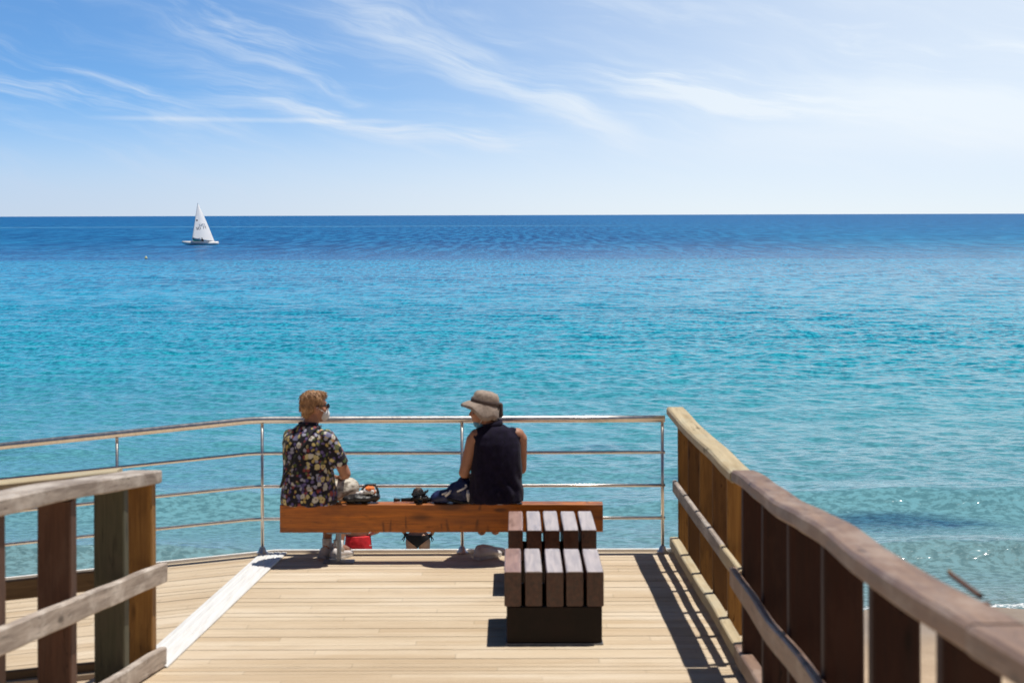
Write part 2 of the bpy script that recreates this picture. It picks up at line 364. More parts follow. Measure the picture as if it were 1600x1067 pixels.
def sea_mat():
    m, g = mat('sea_water'); p = g.pos(); x, y, z = g.sep(p)
    inv = 100.0 / g.math('MAXIMUM', y, 10.0)          # nearness to the shore: 3.7 at the shore, 0 far out
    warp = g.noise(g.vmul(p, (0.010, 0.030, 0.0)), 1.0, 4.0, 0.6) - 0.5
    k = inv * (1.0 + warp * 0.30)
    # own colour of the water by depth: sandy shallows, turquoise over sand, deep blue offshore
    body = g.ramp(k / 4.0, [(0.0, (0.001, 0.100, 0.30)), (0.04, (0.001, 0.140, 0.34)), (0.10, (0.001, 0.205, 0.385)), (0.20, (0.002, 0.258, 0.395)), (0.34, (0.010, 0.285, 0.375)),
                            (0.50, (0.070, 0.310, 0.365)), (0.70, (0.140, 0.305, 0.345)), (0.86, (0.175, 0.275, 0.285)), (1.0, (0.18, 0.20, 0.16))])
    # seagrass bed far out with a ragged inshore edge
    edge = g.noise(g.vmul(p, (0.05, 0.02, 0.0)), 1.0, 4.0, 0.7)
    bed = g.smooth(y + edge * 30.0, 250.0, 262.0) * g.smooth(x, 20.0, 95.0, 1.0, 0.0) * g.smooth(y, 330.0, 900.0, 1.0, 0.55)
    spots = g.noise(g.vmul(p, (0.035, 0.010, 0.0)), 1.0, 5.0, 0.6)
    body = g.mix(bed * g.smooth(spots, 0.25, 0.55, 0.35, 0.80), body, (0.002, 0.078, 0.25))
    # random weed in the shallows, plus a dark wave-back reflection painted in
    wp = g.noise(g.vmul(p, (0.16, 0.34, 0.0)), 1.0, 4.0, 0.6, 0.6)
    weed = g.smooth(wp, 0.56, 0.70) * g.smooth(y, 30.0, 34.0) * g.smooth(y, 44.0, 70.0, 1.0, 0.0)
    dx = (x - 6.6) / 2.3; dy = (y - 34.6) / 0.9
    patch = g.smooth(dx * dx + dy * dy + (wp - 0.5) * 2.5, 0.2, 1.3, 1.0, 0.0)
    body = g.mix(g.math('MAXIMUM', weed * 0.4, patch * 0.8), body, (0.01, 0.055, 0.13))
    # wind ripples finer than the modelled waves
    wv = g.vadd(p, g.vmul(g.noise(p, 0.25, 2.0, out=1), (0.8, 0.8, 0.0)))
    r1 = g.noise(g.vmul(wv, (1.6, 3.6, 0.0)), 1.0, 3.0, 0.6, 0.3)
    r2 = g.noise(g.vmul(wv, (0.22, 0.50, 0.0)), 1.0, 4.0, 0.6, 0.3)
    far = g.smooth(y, 90.0, 330.0)
    h = r1 * (0.032 + 0.034 * g.smooth(y, 38.0, 90.0, 1.0, 0.0)) + r2 * far * 0.6
    b = g.new('ShaderNodeBump'); b.inputs['Strength'].default_value = 0.8; b.inputs['Distance'].default_value = 1.0
    g.put(b.inputs['Height'], h)
    nrm = S(g, b.outputs[0])
    # ripple shading and sky reflections painted into the water colour, stretched with distance
    wv2 = g.vadd(p, g.vmul(g.noise(p, 0.6, 2.0, out=1), (0.5, 0.5, 0.0)))
    ca = g.noise(g.vmul(wv2, (5.2, 7.0, 0.0)), 1.0, 4.0, 0.62); cb = g.noise(g.vmul(wv2, (4.0, 2.0, 0.0)), 1.0, 4.0, 0.64); cc = g.noise(g.vmul(wv, (2.4, 0.30, 0.0)), 1.0, 5.0, 0.66)
    c3 = g.noise(g.vmul(p, (0.02, 0.05, 0.0)), 1.0, 3.0)
    wa = g.smooth(y, 36.0, 75.0, 1.0, 0.0); wc = g.smooth(y, 80.0, 190.0); wb = 1.0 - wa - wc
    cd = g.noise(g.vmul(wv, (0.55, 0.030, 0.0)), 1.0, 5.0, 0.68); wd = g.smooth(y, 190.0, 380.0); cc = cc * (1.0 - wd) + cd * wd
    tone = g.smooth(ca * wa + cb * wb + cc * wc + (c3 - 0.5) * 0.16, 0.40, 0.60)
    near = g.smooth(y, 40.0, 110.0, 1.0, 0.0)
    lo = g.mix(near, (0.35, 0.54, 0.64), (0.66, 0.75, 0.79)); hi = g.mix(near, (2.0, 1.30, 1.26), (1.18, 1.14, 1.13))
    body = g.mix(1.0, body, g.mix(tone, lo, hi), 'MULTIPLY')
    body = g.mix(g.smooth(tone, 0.4, 1.0) * 0.14, body, (0.10, 0.42, 0.58))
    # foam from the mesh
    at = g.new('ShaderNodeAttribute', attribute_name='foam'); fo = S(g, at.outputs['Fac'])
    fn = g.noise(g.vmul(p, (9.0, 14.0, 1.0)), 1.0, 5.0, 0.75)
    foam = g.smooth(fo + (fn - 0.5) * 1.3, 0.58, 0.74)
    # sparse glints painted as pale specks, with whitecaps, off to the right, far out
    cap = g.voro(g.vmul(p, (0.10, 0.035, 0.0)), 1.0)
    caps = g.smooth(cap, 0.03, 0.07, 1.0, 0.0) * g.smooth(x / g.math('MAXIMUM', y, 10.0), 0.12, 0.24) * g.smooth(y, 170.0, 300.0)
    foam = g.math('MAXIMUM', foam, caps * 0.7)
    # slick lines left by passing boats near the skyline
    sl = g.math('ABSOLUTE', y - 985.0 - x * 0.10 - (g.noise(g.vmul(p, (0.004, 0, 0)), 1.0, 2.0) - 0.5) * 60.0)
    slick = g.smooth(sl, 8.0, 26.0, 1.0, 0.0) * g.smooth(x, 120.0, 0.0)
    body = g.mix(slick * 0.45, body, (0.20, 0.42, 0.56))
    col = g.mix(foam, body, (0.80, 0.83, 0.84))
    pr = g.out(col, g.math('MAXIMUM', foam * 0.6, g.smooth(y, 80.0, 500.0, 0.12, 0.35)), normal=nrm, ior=1.333, spec=g.smooth(g.math('LOGARITHM', y, 10.0), 1.58, 1.98, 0.34, 0.03))
    return m
M['sea'] = sea_mat()

# ------------------------------------------------------------------ mesh helpers
def link(name, me, m=None, parent=None, mw=None):
    o = bpy.data.objects.new(name, me); COL.objects.link(o)
    if m is not None: me.materials.append(m)
    if parent is not None: o.parent = parent
    if mw is not None: o.matrix_local = mw
    return o
def bm_obj(name, bm, m, parent=None, smooth=False, mw=None):
    me = bpy.data.meshes.new(name)
    bmesh.ops.recalc_face_normals(bm, faces=bm.faces)
    bm.to_mesh(me); bm.free()
    if smooth: me.shade_smooth()
    return link(name, me, m, parent, mw)
def tag(o, label=None, cat=None, group=None, kind=None):
    if label: o['label'] = label
    if cat: o['category'] = cat
    if group: o['group'] = group
    if kind: o['kind'] = kind
    return o
def thing(name, loc, label, cat, rz=0.0, group=None):
    o = bpy.data.objects.new(name, None); COL.objects.link(o); o.location = loc; o.rotation_euler = (0, 0, rz)
    o.empty_display_size = 0.2
    bpy.context.view_layer.update()
    return tag(o, label, cat, group)
def add_box(bm, lo, hi, M4=None):
    vs_ = [bm.verts.new((x, y, z)) for z in (lo[2], hi[2]) for y in (lo[1], hi[1]) for x in (lo[0], hi[0])]
    for f in ((0, 2, 3, 1), (4, 5, 7, 6), (0, 1, 5, 4), (2, 6, 7, 3), (0, 4, 6, 2), (1, 3, 7, 5)): bm.faces.new([vs_[i] for i in f])
    if M4 is not None:
        for v in vs_: v.co = M4 @ v.co
    return vs_
def timber(name, L, w, h, m, parent, mw, bev=0.008, seg=10, wob=0.004, seed=0, bow=None):
    """beam along local X from 0 to L, width w (local Y, centred), height h (local Z, 0..h), softened edges, slightly warped"""
    bm = bmesh.new()
    ring = [(-w/2+bev, 0), (w/2-bev, 0), (w/2, bev), (w/2, h-bev), (w/2-bev, h), (-w/2+bev, h), (-w/2, h-bev), (-w/2, bev)]
    rows = []
    for i in range(seg + 1):
        x = L * i / seg
        oy = (noise.noise(Vector((x * 0.9, seed * 3.1, 0.0)))) * wob; oz = (noise.noise(Vector((x * 1.1, seed * 3.1, 9.0)))) * wob
        if bow: oy += bow[0](x / L); oz += bow[1](x / L)
        k = 1.0 if 0 < i < seg else 0.985
        rows.append([bm.verts.new((x, a * k + oy, h/2 + (b - h/2) * k + oz)) for a, b in ring])
    n = len(ring)
    for a, b in zip(rows, rows[1:]):
        for j in range(n): bm.faces.new((a[j], a[(j+1) % n], b[(j+1) % n], b[j]))
    bm.faces.new(rows[0][::-1]); bm.faces.new(rows[-1])
    return bm_obj(name, bm, m, parent, False, mw)
def frame(p, ex, up=(0, 0, 1)):
    ex = Vector(ex).normalized(); up = Vector(up); ey = up.cross(ex).normalized(); ez = ex.cross(ey)
    m4 = Matrix((ex, ey, ez)).transposed().to_4x4(); m4.translation = Vector(p); return m4
def beam_between(name, p0, p1, w, h, m, parent, up=(0, 0, 1), inv=None, **kw):
    p0 = Vector(p0); p1 = Vector(p1)
    mw = frame(p0, p1 - p0, up)
    if inv is not None: mw = inv @ mw
    return timber(name, (p1 - p0).length, w, h, m, parent, mw, **kw)
def add_tube(bm, pts, rad, n=12, cap=True):
    pts = [Vector(p) for p in pts]; rads = rad if isinstance(rad, (list, tuple)) else [rad] * len(pts)
    rings = []; up = None
    for i, p in enumerate(pts):
        t = (pts[min(i+1, len(pts)-1)] - pts[max(i-1, 0)]).normalized()
        if up is None: up = Vector((0, 0, 1)) if abs(t.z) < 0.9 else Vector((0, 1, 0))
        a = t.cross(up).normalized(); b = a.cross(t).normalized(); up = b
        rings.append([bm.verts.new(p + (a * math.cos(q) + b * math.sin(q)) * rads[i]) for q in (2 * math.pi * k / n for k in range(n))])
    for r0, r1 in zip(rings, rings[1:]):
        for k in range(n): bm.faces.new((r0[k], r0[(k+1) % n], r1[(k+1) % n], r1[k]))
    if cap: bm.faces.new(rings[0][::-1]); bm.faces.new(rings[-1])
def add_lathe(bm, prof, n=24, M4=None, rfun=None):
    rings = []
    for r, z in prof:
        ring = []
        for k in range(n):
            q = 2 * math.pi * k / n; co = Vector((r * math.cos(q), r * math.sin(q), z))
            if rfun: co = rfun(co, q, r, z)
            ring.append(bm.verts.new(M4 @ co if M4 is not None else co))
        rings.append(ring)
    for a, b in zip(rings, rings[1:]):
        for k in range(n): bm.faces.new((a[k], a[(k+1) % n], b[(k+1) % n], b[k]))
    bm.faces.new(rings[0][::-1]); bm.faces.new(rings[-1])
def add_loft(bm, secs, n=24):
    """secs: (centre, rx, ry) elliptical rings stacked in z"""
    rings = []
    for c, rx, ry in secs:
        rings.append([bm.verts.new((c[0] + rx * math.copysign(abs(math.cos(q)) ** 0.85, math.cos(q)), c[1] + ry * math.copysign(abs(math.sin(q)) ** 0.85, math.sin(q)), c[2]))
                      for q in (2 * math.pi * k / n for k in range(n))])
    for a, b in zip(rings, rings[1:]):
        for k in range(n): bm.faces.new((a[k], a[(k+1) % n], b[(k+1) % n], b[k]))
    bm.faces.new(rings[0][::-1]); bm.faces.new(rings[-1])
def add_ell(bm, c, r, rot=None, n=20):
    m4 = Matrix.Translation(Vector(c)) @ (rot.to_4x4() if rot is not None else Matrix.Identity(4)) @ Matrix.Diagonal((*r, 1.0))
    bmesh.ops.create_uvsphere(bm, u_segments=n, v_segments=max(8, n // 2 + 2), radius=1.0, matrix=m4)
def add_cap(bm, p0, r0, p1, r1, n=14, round0=True, round1=True):
    p0 = Vector(p0); p1 = Vector(p1); t = (p1 - p0).normalized(); pts = []; rs = []
    if round0:
        for q in (80, 60, 40, 20): pts.append(p0 - t * r0 * math.sin(R(q))); rs.append(r0 * math.cos(R(q)))
    for i in range(5): pts.append(p0.lerp(p1, i / 4)); rs.append(r0 + (r1 - r0) * i / 4)
    if round1:
        for q in (20, 40, 60, 80): pts.append(p1 + t * r1 * math.sin(R(q))); rs.append(r1 * math.cos(R(q)))
    add_tube(bm, pts, rs, n)
def remeshed(name, bm, voxel, m, parent, smooth=6, disp=None, mw=None):
    """fuse everything in bm into one continuous surface"""
    me = bpy.data.meshes.new(name + '_raw'); bmesh.ops.recalc_face_normals(bm, faces=bm.faces); bm.to_mesh(me); bm.free()
    t = bpy.data.objects.new(name + '_raw', me); COL.objects.link(t)
    r = t.modifiers.new('r', 'REMESH'); r.mode = 'VOXEL'; r.voxel_size = voxel
    if smooth:
        s = t.modifiers.new('s', 'SMOOTH'); s.factor = 0.5; s.iterations = smooth
    dg = bpy.context.evaluated_depsgraph_get(); dg.update()
    out = bpy.data.meshes.new_from_object(t.evaluated_get(dg))
    bpy.data.objects.remove(t); bpy.data.meshes.remove(me)
    if disp:
        n = len(out.vertices); co = np.empty(n * 3); no = np.empty(n * 3)
        out.vertices.foreach_get('co', co); out.vertices.foreach_get('normal', no)
        co = co.reshape(-1, 3); no = no.reshape(-1, 3)
        for i in range(n):
            co[i] += no[i] * disp(Vector(co[i]))
        out.vertices.foreach_set('co', co.ravel()); out.update()
    out.name = name; out.shade_smooth(); out.materials.clear()
    return link(name, out, m, parent, mw)
def ss(t, a, b):
    u = min(1.0, max(0.0, (t - a) / (b - a))); return u * u * (3 - 2 * u)

# ------------------------------------------------------------------ sea, beach
def wave_height(X, Y):
    """low swells running in to the beach; returns height and foam"""
    Z = np.zeros_like(X); FO = np.zeros_like(X)
    wob = 0.45 * np.sin(X * 0.33 + 0.7) + 0.25 * np.sin(X * 0.81 + 2.1) + 0.12 * np.sin(X * 1.9)
    #       crest  x-centre half  height front back  foam
    for (yc, xc, hw, a, fr, bk, fm) in ((36.4, 9.5, 7.5, 0.40, 0.70, 2.4, 0.34), (30.9, 9.0, 4.6, 0.34, 0.5, 1.7, 0.32), (36.6, -6.8, 5.0, 0.38, 0.75, 2.2, 0.26),
                                      (31.4, -7.2, 3.4, 0.30, 0.5, 1.5, 0.50), (33.8, 26, 9.0, 0.3, 0.8, 2.0, 0.5), (33.4, -24, 9.0, 0.3, 0.8, 2.0, 0.5), (41.5, 2.0, 8.0, 0.14, 1.2, 2.8, 0.0), (46.0, -13.0, 9.0, 0.15, 1.4, 3.0, 0.0), (45.0, 16.0, 9.0, 0.15, 1.4, 3.0, 0.0)):
        d = Y - (yc + wob * 0.5)
        env = np.exp(-((X - xc) / hw) ** 4)
        prof = np.where(d < 0, np.exp(-(d / fr) ** 2), np.exp(-(d / bk) ** 2))
        Z += a * env * prof
        FO += fm * env * np.exp(-((d + 0.02) / 0.16) ** 2)
    # wind chop: many short crossing waves running towards the beach
    r = np.random.default_rng(11)
    dY = np.gradient(Y, axis=0)
    for i in range(46):
        wl = 0.6 * (7.0 / 0.6) ** r.random(); th = r.normal(0.2, 0.85); ph = r.random() * 6.283
        kk = 2 * np.pi / wl; kx, ky = kk * np.sin(th), kk * np.cos(th)
        amp = 0.0050 * wl ** 0.55 * (0.6 + 0.8 * r.random())
        ly = 2 * np.pi / max(abs(ky), 1e-3)
        damp = np.clip((ly / np.abs(dY) - 1.6) / 1.6, 0.0, 1.0) * np.clip(wl / (Y * 0.0045) - 0.25, 0, 1) * (0.55 + 0.45 * np.clip((Y - 30) / 60, 0, 1))
        a_ = kx * X + ky * Y + ph + 0.6 * np.sin(0.11 * X + 0.07 * Y + ph)
        Z += amp * damp * (np.sin(a_) + 0.22 * np.sin(2 * a_ + 1.57))
    swash = np.exp(-((Y - (27.2 + 0.5 * wob)) / 0.35) ** 2)
    FO += 0.66 * swash
    Z *= np.clip((Y - 26.0) / 3.5, 0.0, 1.0)
    return Z, FO
def build_sea():
    inv = np.concatenate([np.linspace(1 / 24.0, 1 / 330.0, 1000), np.linspace(1 / 330.0, 1 / 45000.0, 120)[1:]])
    ys = 1 / inv; nx = 700
    s = np.linspace(-1, 1, nx); s = np.sign(s) * (0.33 * np.abs(s) + 0.67 * np.abs(s) ** 7)
    Y = np.repeat(ys[:, None], nx, 1); X = s[None, :] * (18 + 1.15 * Y)
    Z, FO = wave_height(X, Y)
    co = np.stack([X, Y, Z + SEA_Z], -1).reshape(-1, 3)
    ny = len(ys); i = np.arange(ny * nx).reshape(ny, nx)
    q = np.stack([i[:-1, :-1], i[:-1, 1:], i[1:, 1:], i[1:, :-1]], -1).reshape(-1, 4)
    me = bpy.data.meshes.new('sea'); me.vertices.add(len(co)); me.vertices.foreach_set('co', co.ravel())
    me.loops.add(q.size); me.loops.foreach_set('vertex_index', q.ravel())
    me.polygons.add(len(q)); me.polygons.foreach_set('loop_start', np.arange(0, q.size, 4)); me.polygons.foreach_set('loop_total', np.full(len(q), 4))
    me.update(calc_edges=True); me.validate()
    a = me.attributes.new('foam', 'FLOAT', 'POINT'); a.data.foreach_set('value', FO.ravel().astype(np.float32))
    me.shade_smooth()
    tag(link('sea', me, M['sea']), kind='structure')
build_sea()
def build_beach():
    bm = bmesh.new()
    ys = list(np.linspace(-60, 20, 30)) + list(np.linspace(20.4, 34, 60)) + [40, 60, 100]
    xs = list(np.linspace(-300, -20, 20)) + list(np.linspace(-19, 25, 120)) + list(np.linspace(26, 300, 20))
    g_ = []
    for y in ys:
        row = []
        for x in xs:
            z = SEA_Z + 0.02 + (26.75 - y) * (0.055 if y < 26.75 else 0.05) if y > 14 else SEA_Z + 0.02 + 0.701 + (14 - y) * 0.008
            z += 0.05 * noise.noise(Vector((x * 0.35, y * 0.35, 0))) + (0.03 * noise.noise(Vector((x * 1.6, y * 1.6, 3))) if y < 27 else 0)
            row.append(bm.verts.new((x, y, z)))
        g_.append(row)
    for a, b in zip(g_, g_[1:]):
        for j in range(len(xs) - 1): bm.faces.new((a[j], a[j+1], b[j+1], b[j]))
    tag(bm_obj('beach_sand', bm, M['sand'], smooth=True), kind='structure')
build_beach()

# ------------------------------------------------------------------ decks
YK, YE = 11.2, 15.02          # start of the flat deck (foot of the ramp), outer edge
RAMP, RAX = 0.088, 0.038      # ramp rise and sideways drift per metre towards the camera
XR = 1.22                     # inner face of the right fence at the kink
def hinge_x(y): return -1.862 - 0.068 * (YE - y)
def plank_field(name, x0f, x1f, y0, y1, zf, m):
    bm = bmesh.new(); y = math.floor(y0 / PL) * PL; k = 0
    while y < y1:
        a, b = max(y, y0) + 0.003, min(y + PL, y1) - 0.003
        if b - a > 0.01:
            xa, xb = x0f((a + b) / 2), x1f((a + b) / 2)
            dz = random.uniform(-0.0015, 0.0015)
            vs_ = add_box(bm, (xa, a, -0.03), (xb, b, 0.0))
            for v in vs_: v.co.z += zf(v.co.x, v.co.y) + dz
        y += PL; k += 1
    return tag(bm_obj(name, bm, m), kind='structure')
plank_field('deck', lambda y: hinge_x(y), lambda y: 1.45, YK, YE - 0.04, lambda x, y: 0.0, M['deck'])
plank_field('side_ramp', lambda y: -9.0, lambda y: hinge_x(y) - 0.002, YK - 0.02, YE - 0.04, lambda x, y: -0.1 * (hinge_x(y) - x), M['deck'])
plank_field('approach_ramp', lambda y: -2.35 - RAX * (YK - y), lambda y: 1.5 - RAX * (YK - y), -3.0, YK, lambda x, y: RAMP * (YK - y), M['deck'])
def hinge_strip():
    bm = bmesh.new(); n = 24
    cs = [(-0.19, 0.003), (-0.185, 0.010), (-0.145, 0.012), (-0.140, 0.007), (-0.132, 0.007), (-0.127, 0.012), (-0.088, 0.012), (-0.083, 0.007), (-0.075, 0.007), (-0.070, 0.012),
          (-0.030, 0.012), (-0.025, 0.007), (-0.017, 0.007), (-0.012, 0.012), (0.022, 0.010), (0.027, 0.003)]
    rows = []
    for i in range(n + 1):
        y = YK - 0.02 + (YE - 0.045 - YK) * i / n; hx = hinge_x(y)
        rows.append([bm.verts.new((hx + 0.08 + a, y, b + 0.002 - 0.1 * max(0, -(a + 0.08)))) for a, b in cs])
    for a, b in zip(rows, rows[1:]):
        for j in range(len(cs) - 1): bm.faces.new((a[j], a[j+1], b[j+1], b[j]))
    tag(bm_obj('joint_strip', bm, M['ribbed']), kind='structure')
hinge_strip()
def deck_edge():
    bm = bmesh.new()
    add_box(bm, (-1.862, YE - 0.04, -0.16), (1.30, YE, 0.022))
    vs_ = add_box(bm, (-9.0, YE - 0.04, -0.16), (-1.865, YE, 0.022))
    for v in vs_: v.co.z -= 0.1 * (-1.862 - v.co.x)
    tag(bm_obj('deck_edge', bm, M['white_trim']), kind='structure')
    bm = bmesh.new()
    for y in np.arange(-2.0, 15, 2.4):
        for x in (-2.0, 0.0, 1.2):
            z1 = -0.05 if y > YK else RAMP * (YK - y) - 0.05
            sx = x if y > YK else x - RAX * (YK - y)
            add_box(bm, (sx - 0.09, y - 0.09, -3.4), (sx + 0.09, y + 0.09, z1))
    for x in (-5.0, -8.0):
        for y in (11.6, 14.5): add_box(bm, (x - 0.09, y - 0.09, -3.4), (x + 0.09, y + 0.09, -0.05 - 0.1 * (-1.8 - x)))
    tag(bm_obj('deck_piles', bm, M['post_brown']), kind='structure')
deck_edge()

# ------------------------------------------------------------------ right timber fence
def right_fence():
    t = thing('timber_fence', (XR, YK, 0), 'long timber fence on the right, pale new wood far off, dark red wood nearer', 'fence')
    inv = t.matrix_world.inverted()
    slope = 0.083
    P = lambda y, dx, z: (XR + 0.012 * (y - YK) * -1.6 + dx, y, z) if y >= YK else (XR - RAX * (YK - y) + dx, y, z + slope * (YK - y))
    H = 1.06                                    # underside of the top rail
    # posts
    ys = [14.95, 14.22, 13.49, 12.76, 12.03, 11.30]
    W = 0.100
    for k, y in enumerate(ys):
        p = P(y, 0.187, 0)
        timber('post', H + 0.25, W, 0.038, M[('post_tan', 'post_dark_tan', 'post_tan', 'post_dark_tan', 'post_tan', 'post_tan')[k]], t, inv @ frame((p[0], p[1] - 0.019, -0.25), (0, 0, 1), (0, 1, 0)), seed=k, wob=0.003, seg=4)
    y = 10.86; k = 20
    while y > -2.5:
        p = P(y, 0.164, 0)
        timber('post', H + 0.35, 0.150, 0.085, M['post_red'], t, inv @ frame((p[0], p[1] - W / 2, p[2] - 0.35), (0, 0, 1), (0, 1, 0)), seed=k, wob=0.003, seg=4)
        y -= 1.22 if k < 24 else 1.16; k += 1
    up = (0, 0, 1)
    # top rails: one pale length, then dark ones lapping down the ramp
    w = 0.141
    beam_between('top_rail', P(15.0, 0.124, H), P(YK + 0.03, 0.124, H + 0.004), w, 0.068, M['fresh'], t, up, inv, seed=3, wob=0.012, seg=16, bev=0.012,
                 bow=(lambda u: 0.0, lambda u: -0.016 * math.sin(u * math.pi)))
    for k, (a, b) in enumerate(((YK + 0.03, 7.75), (7.74, 4.3), (4.29, 0.9), (0.89, -2.6))):
        beam_between('top_rail', P(a if a < YK else YK, 0.124, H + 0.004), P(b, 0.124, H + 0.004), w, 0.072, M['red'], t, up, inv, seed=30 + k, wob=0.009, seg=24, bev=0.012,
                     bow=(lambda u: 0.005 * math.sin(u * 7), lambda u: 0.006 * math.sin(u * math.pi * 2 + 0.5)))
    # middle and bottom boards on the walkway side of the posts
    for (z0, z1, hh, nm, mm) in ((0.460, 0.455, 0.098, 'middle_rail', 'grey'),):
        beam_between(nm, P(15.0, 0.1175, z0), P(YK + 0.9, 0.1175, z1), 0.036, hh, M['grey'], t, up, inv, seed=11, wob=0.008)
        beam_between(nm, P(YK + 0.895, 0.1175, z1), P(YK, 0.1175, z1), 0.036, hh, M['fresh'], t, up, inv, seed=12, wob=0.006)
        for k, (a, b) in enumerate(((YK, 7.0), (6.99, 2.5), (2.49, -2.4))):
            beam_between(nm, P(a, 0.062, z1), P(b, 0.062, z1), 0.042, 0.112, M['red'], t, up, inv, seed=14 + k, wob=0.012, seg=16)
    beam_between('bottom_rail', P(15.0, 0.111, 0.03), P(YK, 0.111, 0.03), 0.07, 0.085, M['fresh'], t, up, inv, seed=40, wob=0.012, seg=18)
    for k, (a, b) in enumerate(((YK - 0.01, 7.0), (6.99, 2.5), (2.49, -2.4))):
        beam_between('bottom_rail', P(a, 0.111, 0.03), P(b, 0.111, 0.03), 0.075, 0.10, M['red'], t, up, inv, seed=44 + k, wob=0.012, seg=12)
    # steel bolt heads on the dark posts
right_fence()

def left_fences():
    XL = -2.07; H = 1.075; slope = 0.094
    t = thing('timber_fence', (XL, YK, 0), 'weathered timber ramp fence on the left ending at a brown square post', 'fence')
    inv = t.matrix_world.inverted()
    P = lambda y, dx, z: (XL - RAX * (YK - y) + dx, y, z + slope * (YK - y))
    W = 0.155
    spec = [(11.13, 'post_tan', 0.155), (10.44, 'post_green', 0.165), (9.37, 'post_brown', 0.165)] + [(8.22 - 1.05 * k, 'post_brown', 0.16) for k in range(9)]
    for k, (y, mm, w) in enumerate(spec):
        p = P(y, -0.085, 0)
        timber('post', H + 0.3, w, 0.13, M[mm], t, inv @ frame((p[0], p[1] - 0.065, p[2] - 0.3), (0, 0, 1), (0, 1, 0)), seed=60 + k, wob=0.004, seg=5)
    bow = (lambda u: 0.003 * math.sin(u * 9), lambda u: 0.006 * math.sin(u * math.pi) - 0.003 * math.sin(u * 8))
    ends = [(YK, 7.85), (7.84, 5.2), (5.19, 2.0), (1.99, -1.0)]
    for k, (a, b) in enumerate(ends):
        beam_between('top_rail', P(a, -0.07, H), P(b, -0.07, H), 0.19, 0.075, M['grey'], t, (0, 0, 1), inv, seed=70 + k, wob=0.006, seg=18, bev=0.008, bow=bow)
        beam_between('middle_rail', P(a + (0.06 if k == 0 else 0), 0.018, 0.49), P(b, 0.018, 0.49), 0.045, 0.115, M['grey'], t, (0, 0, 1), inv, seed=80 + k, wob=0.014, seg=14)
        beam_between('bottom_rail', P(a + (0.03 if k == 0 else 0), 0.018, 0.0), P(b, 0.018, 0.0), 0.045, 0.115, M['grey'], t, (0, 0, 1), inv, seed=90 + k, wob=0.012, seg=10)
    # return fence along the inner side of the side ramp
    t2 = thing('timber_fence', (XL - 0.2, YK + 0.1, 0), 'low brown timber fence seen between the left posts, sloping down to the left', 'fence')
    inv2 = t2.matrix_world.inverted()
    Q = lambda x, z, dy=0.0: (x, YK + 0.16 + dy, z - 0.1 * (-2.0 - x))
    for k, x in enumerate((-2.30, -4.6, -5.8, -7.0, -8.2)):
        p = Q(x, 0)
        timber('post', 1.40, 0.13, 0.13, M['post_tan'], t2, inv2 @ frame((p[0], p[1] - 0.065, p[2] - 0.3), (0, 0, 1), (0, 1, 0)), seed=100 + k, wob=0.003, seg=4)
    beam_between('top_rail', Q(-8.9, 1.095), Q(-2.32, 1.095), 0.17, 0.07, M['fresh'], t2, (0, 0, 1), inv2, seed=110, wob=0.012, seg=20)
    beam_between('middle_rail', Q(-8.9, 0.48, -0.095), Q(-2.2, 0.48, -0.095), 0.045, 0.115, M['board_dark'], t2, (0, 0, 1), inv2, seed=111, wob=0.01, seg=20)
    beam_between('bottom_rail', Q(-8.9, -0.035, -0.095), Q(-2.2, -0.035, -0.095), 0.045, 0.10, M['board_dark'], t2, (0, 0, 1), inv2, seed=112, wob=0.01, seg=20)
left_fences()

# ------------------------------------------------------------------ steel railing along the deck edge
def railing():
    Yr = YE - 0.075
    t = thing('steel_railing', (-0.4, Yr, 0), 'stainless steel railing with round handrail and three thin bars along the deck edge', 'railing')
    inv = t.matrix_world.inverted()
    L = lambda p: inv @ Vector(p)
    xs = [1.165, -0.395, -1.95, -3.08, -4.6, -6.1, -7.6]
    dz = lambda x: -0.1 * max(0.0, -1.95 - x)
    for x in xs:
        bm = bmesh.new(); z = dz(x)
        add_tube(bm, [L((x, Yr, z)), L((x, Yr, z + 1.02))], 0.0125, 12)
        p = bm_obj('post', bm, M['steel'], t, True)
        bm = bmesh.new(); add_lathe(bm, [(0.045, 0.0), (0.045, 0.012), (0.032, 0.02), (0.022, 0.05), (0.0135, 0.055)], 16, Matrix.Translation(L((x, Yr, z + 0.001))))
        b = bm_obj('base_flange', bm, M['steel'], p, True)
    def path(z):
        pts = [(1.185, Yr, z), (0.4, Yr, z), (-0.5, Yr, z), (-1.5, Yr, z), (-1.86, Yr, z)]
        for k in range(1, 6):
            x = -1.86 - 0.04 * k; pts.append((x, Yr, z - 0.1 * (0.02 * k * k * 0.1) ))
        x = -2.06; base = pts[-1][2]
        pts += [(-3.08, Yr, base - 0.1 * 1.02), (-5, Yr, base - 0.1 * 2.94), (-7.7, Yr, base - 0.1 * 5.64)]
        return [L(p) for p in pts]
    bm = bmesh.new(); add_tube(bm, path(1.042), 0.027, 18); bm_obj('handrail', bm, M['steel'], t, True)
    for z in (0.782, 0.525, 0.272):
        bm = bmesh.new(); add_tube(bm, path(z), 0.0125, 12); bm_obj('bar', bm, M['steel'], t, True)
railing()

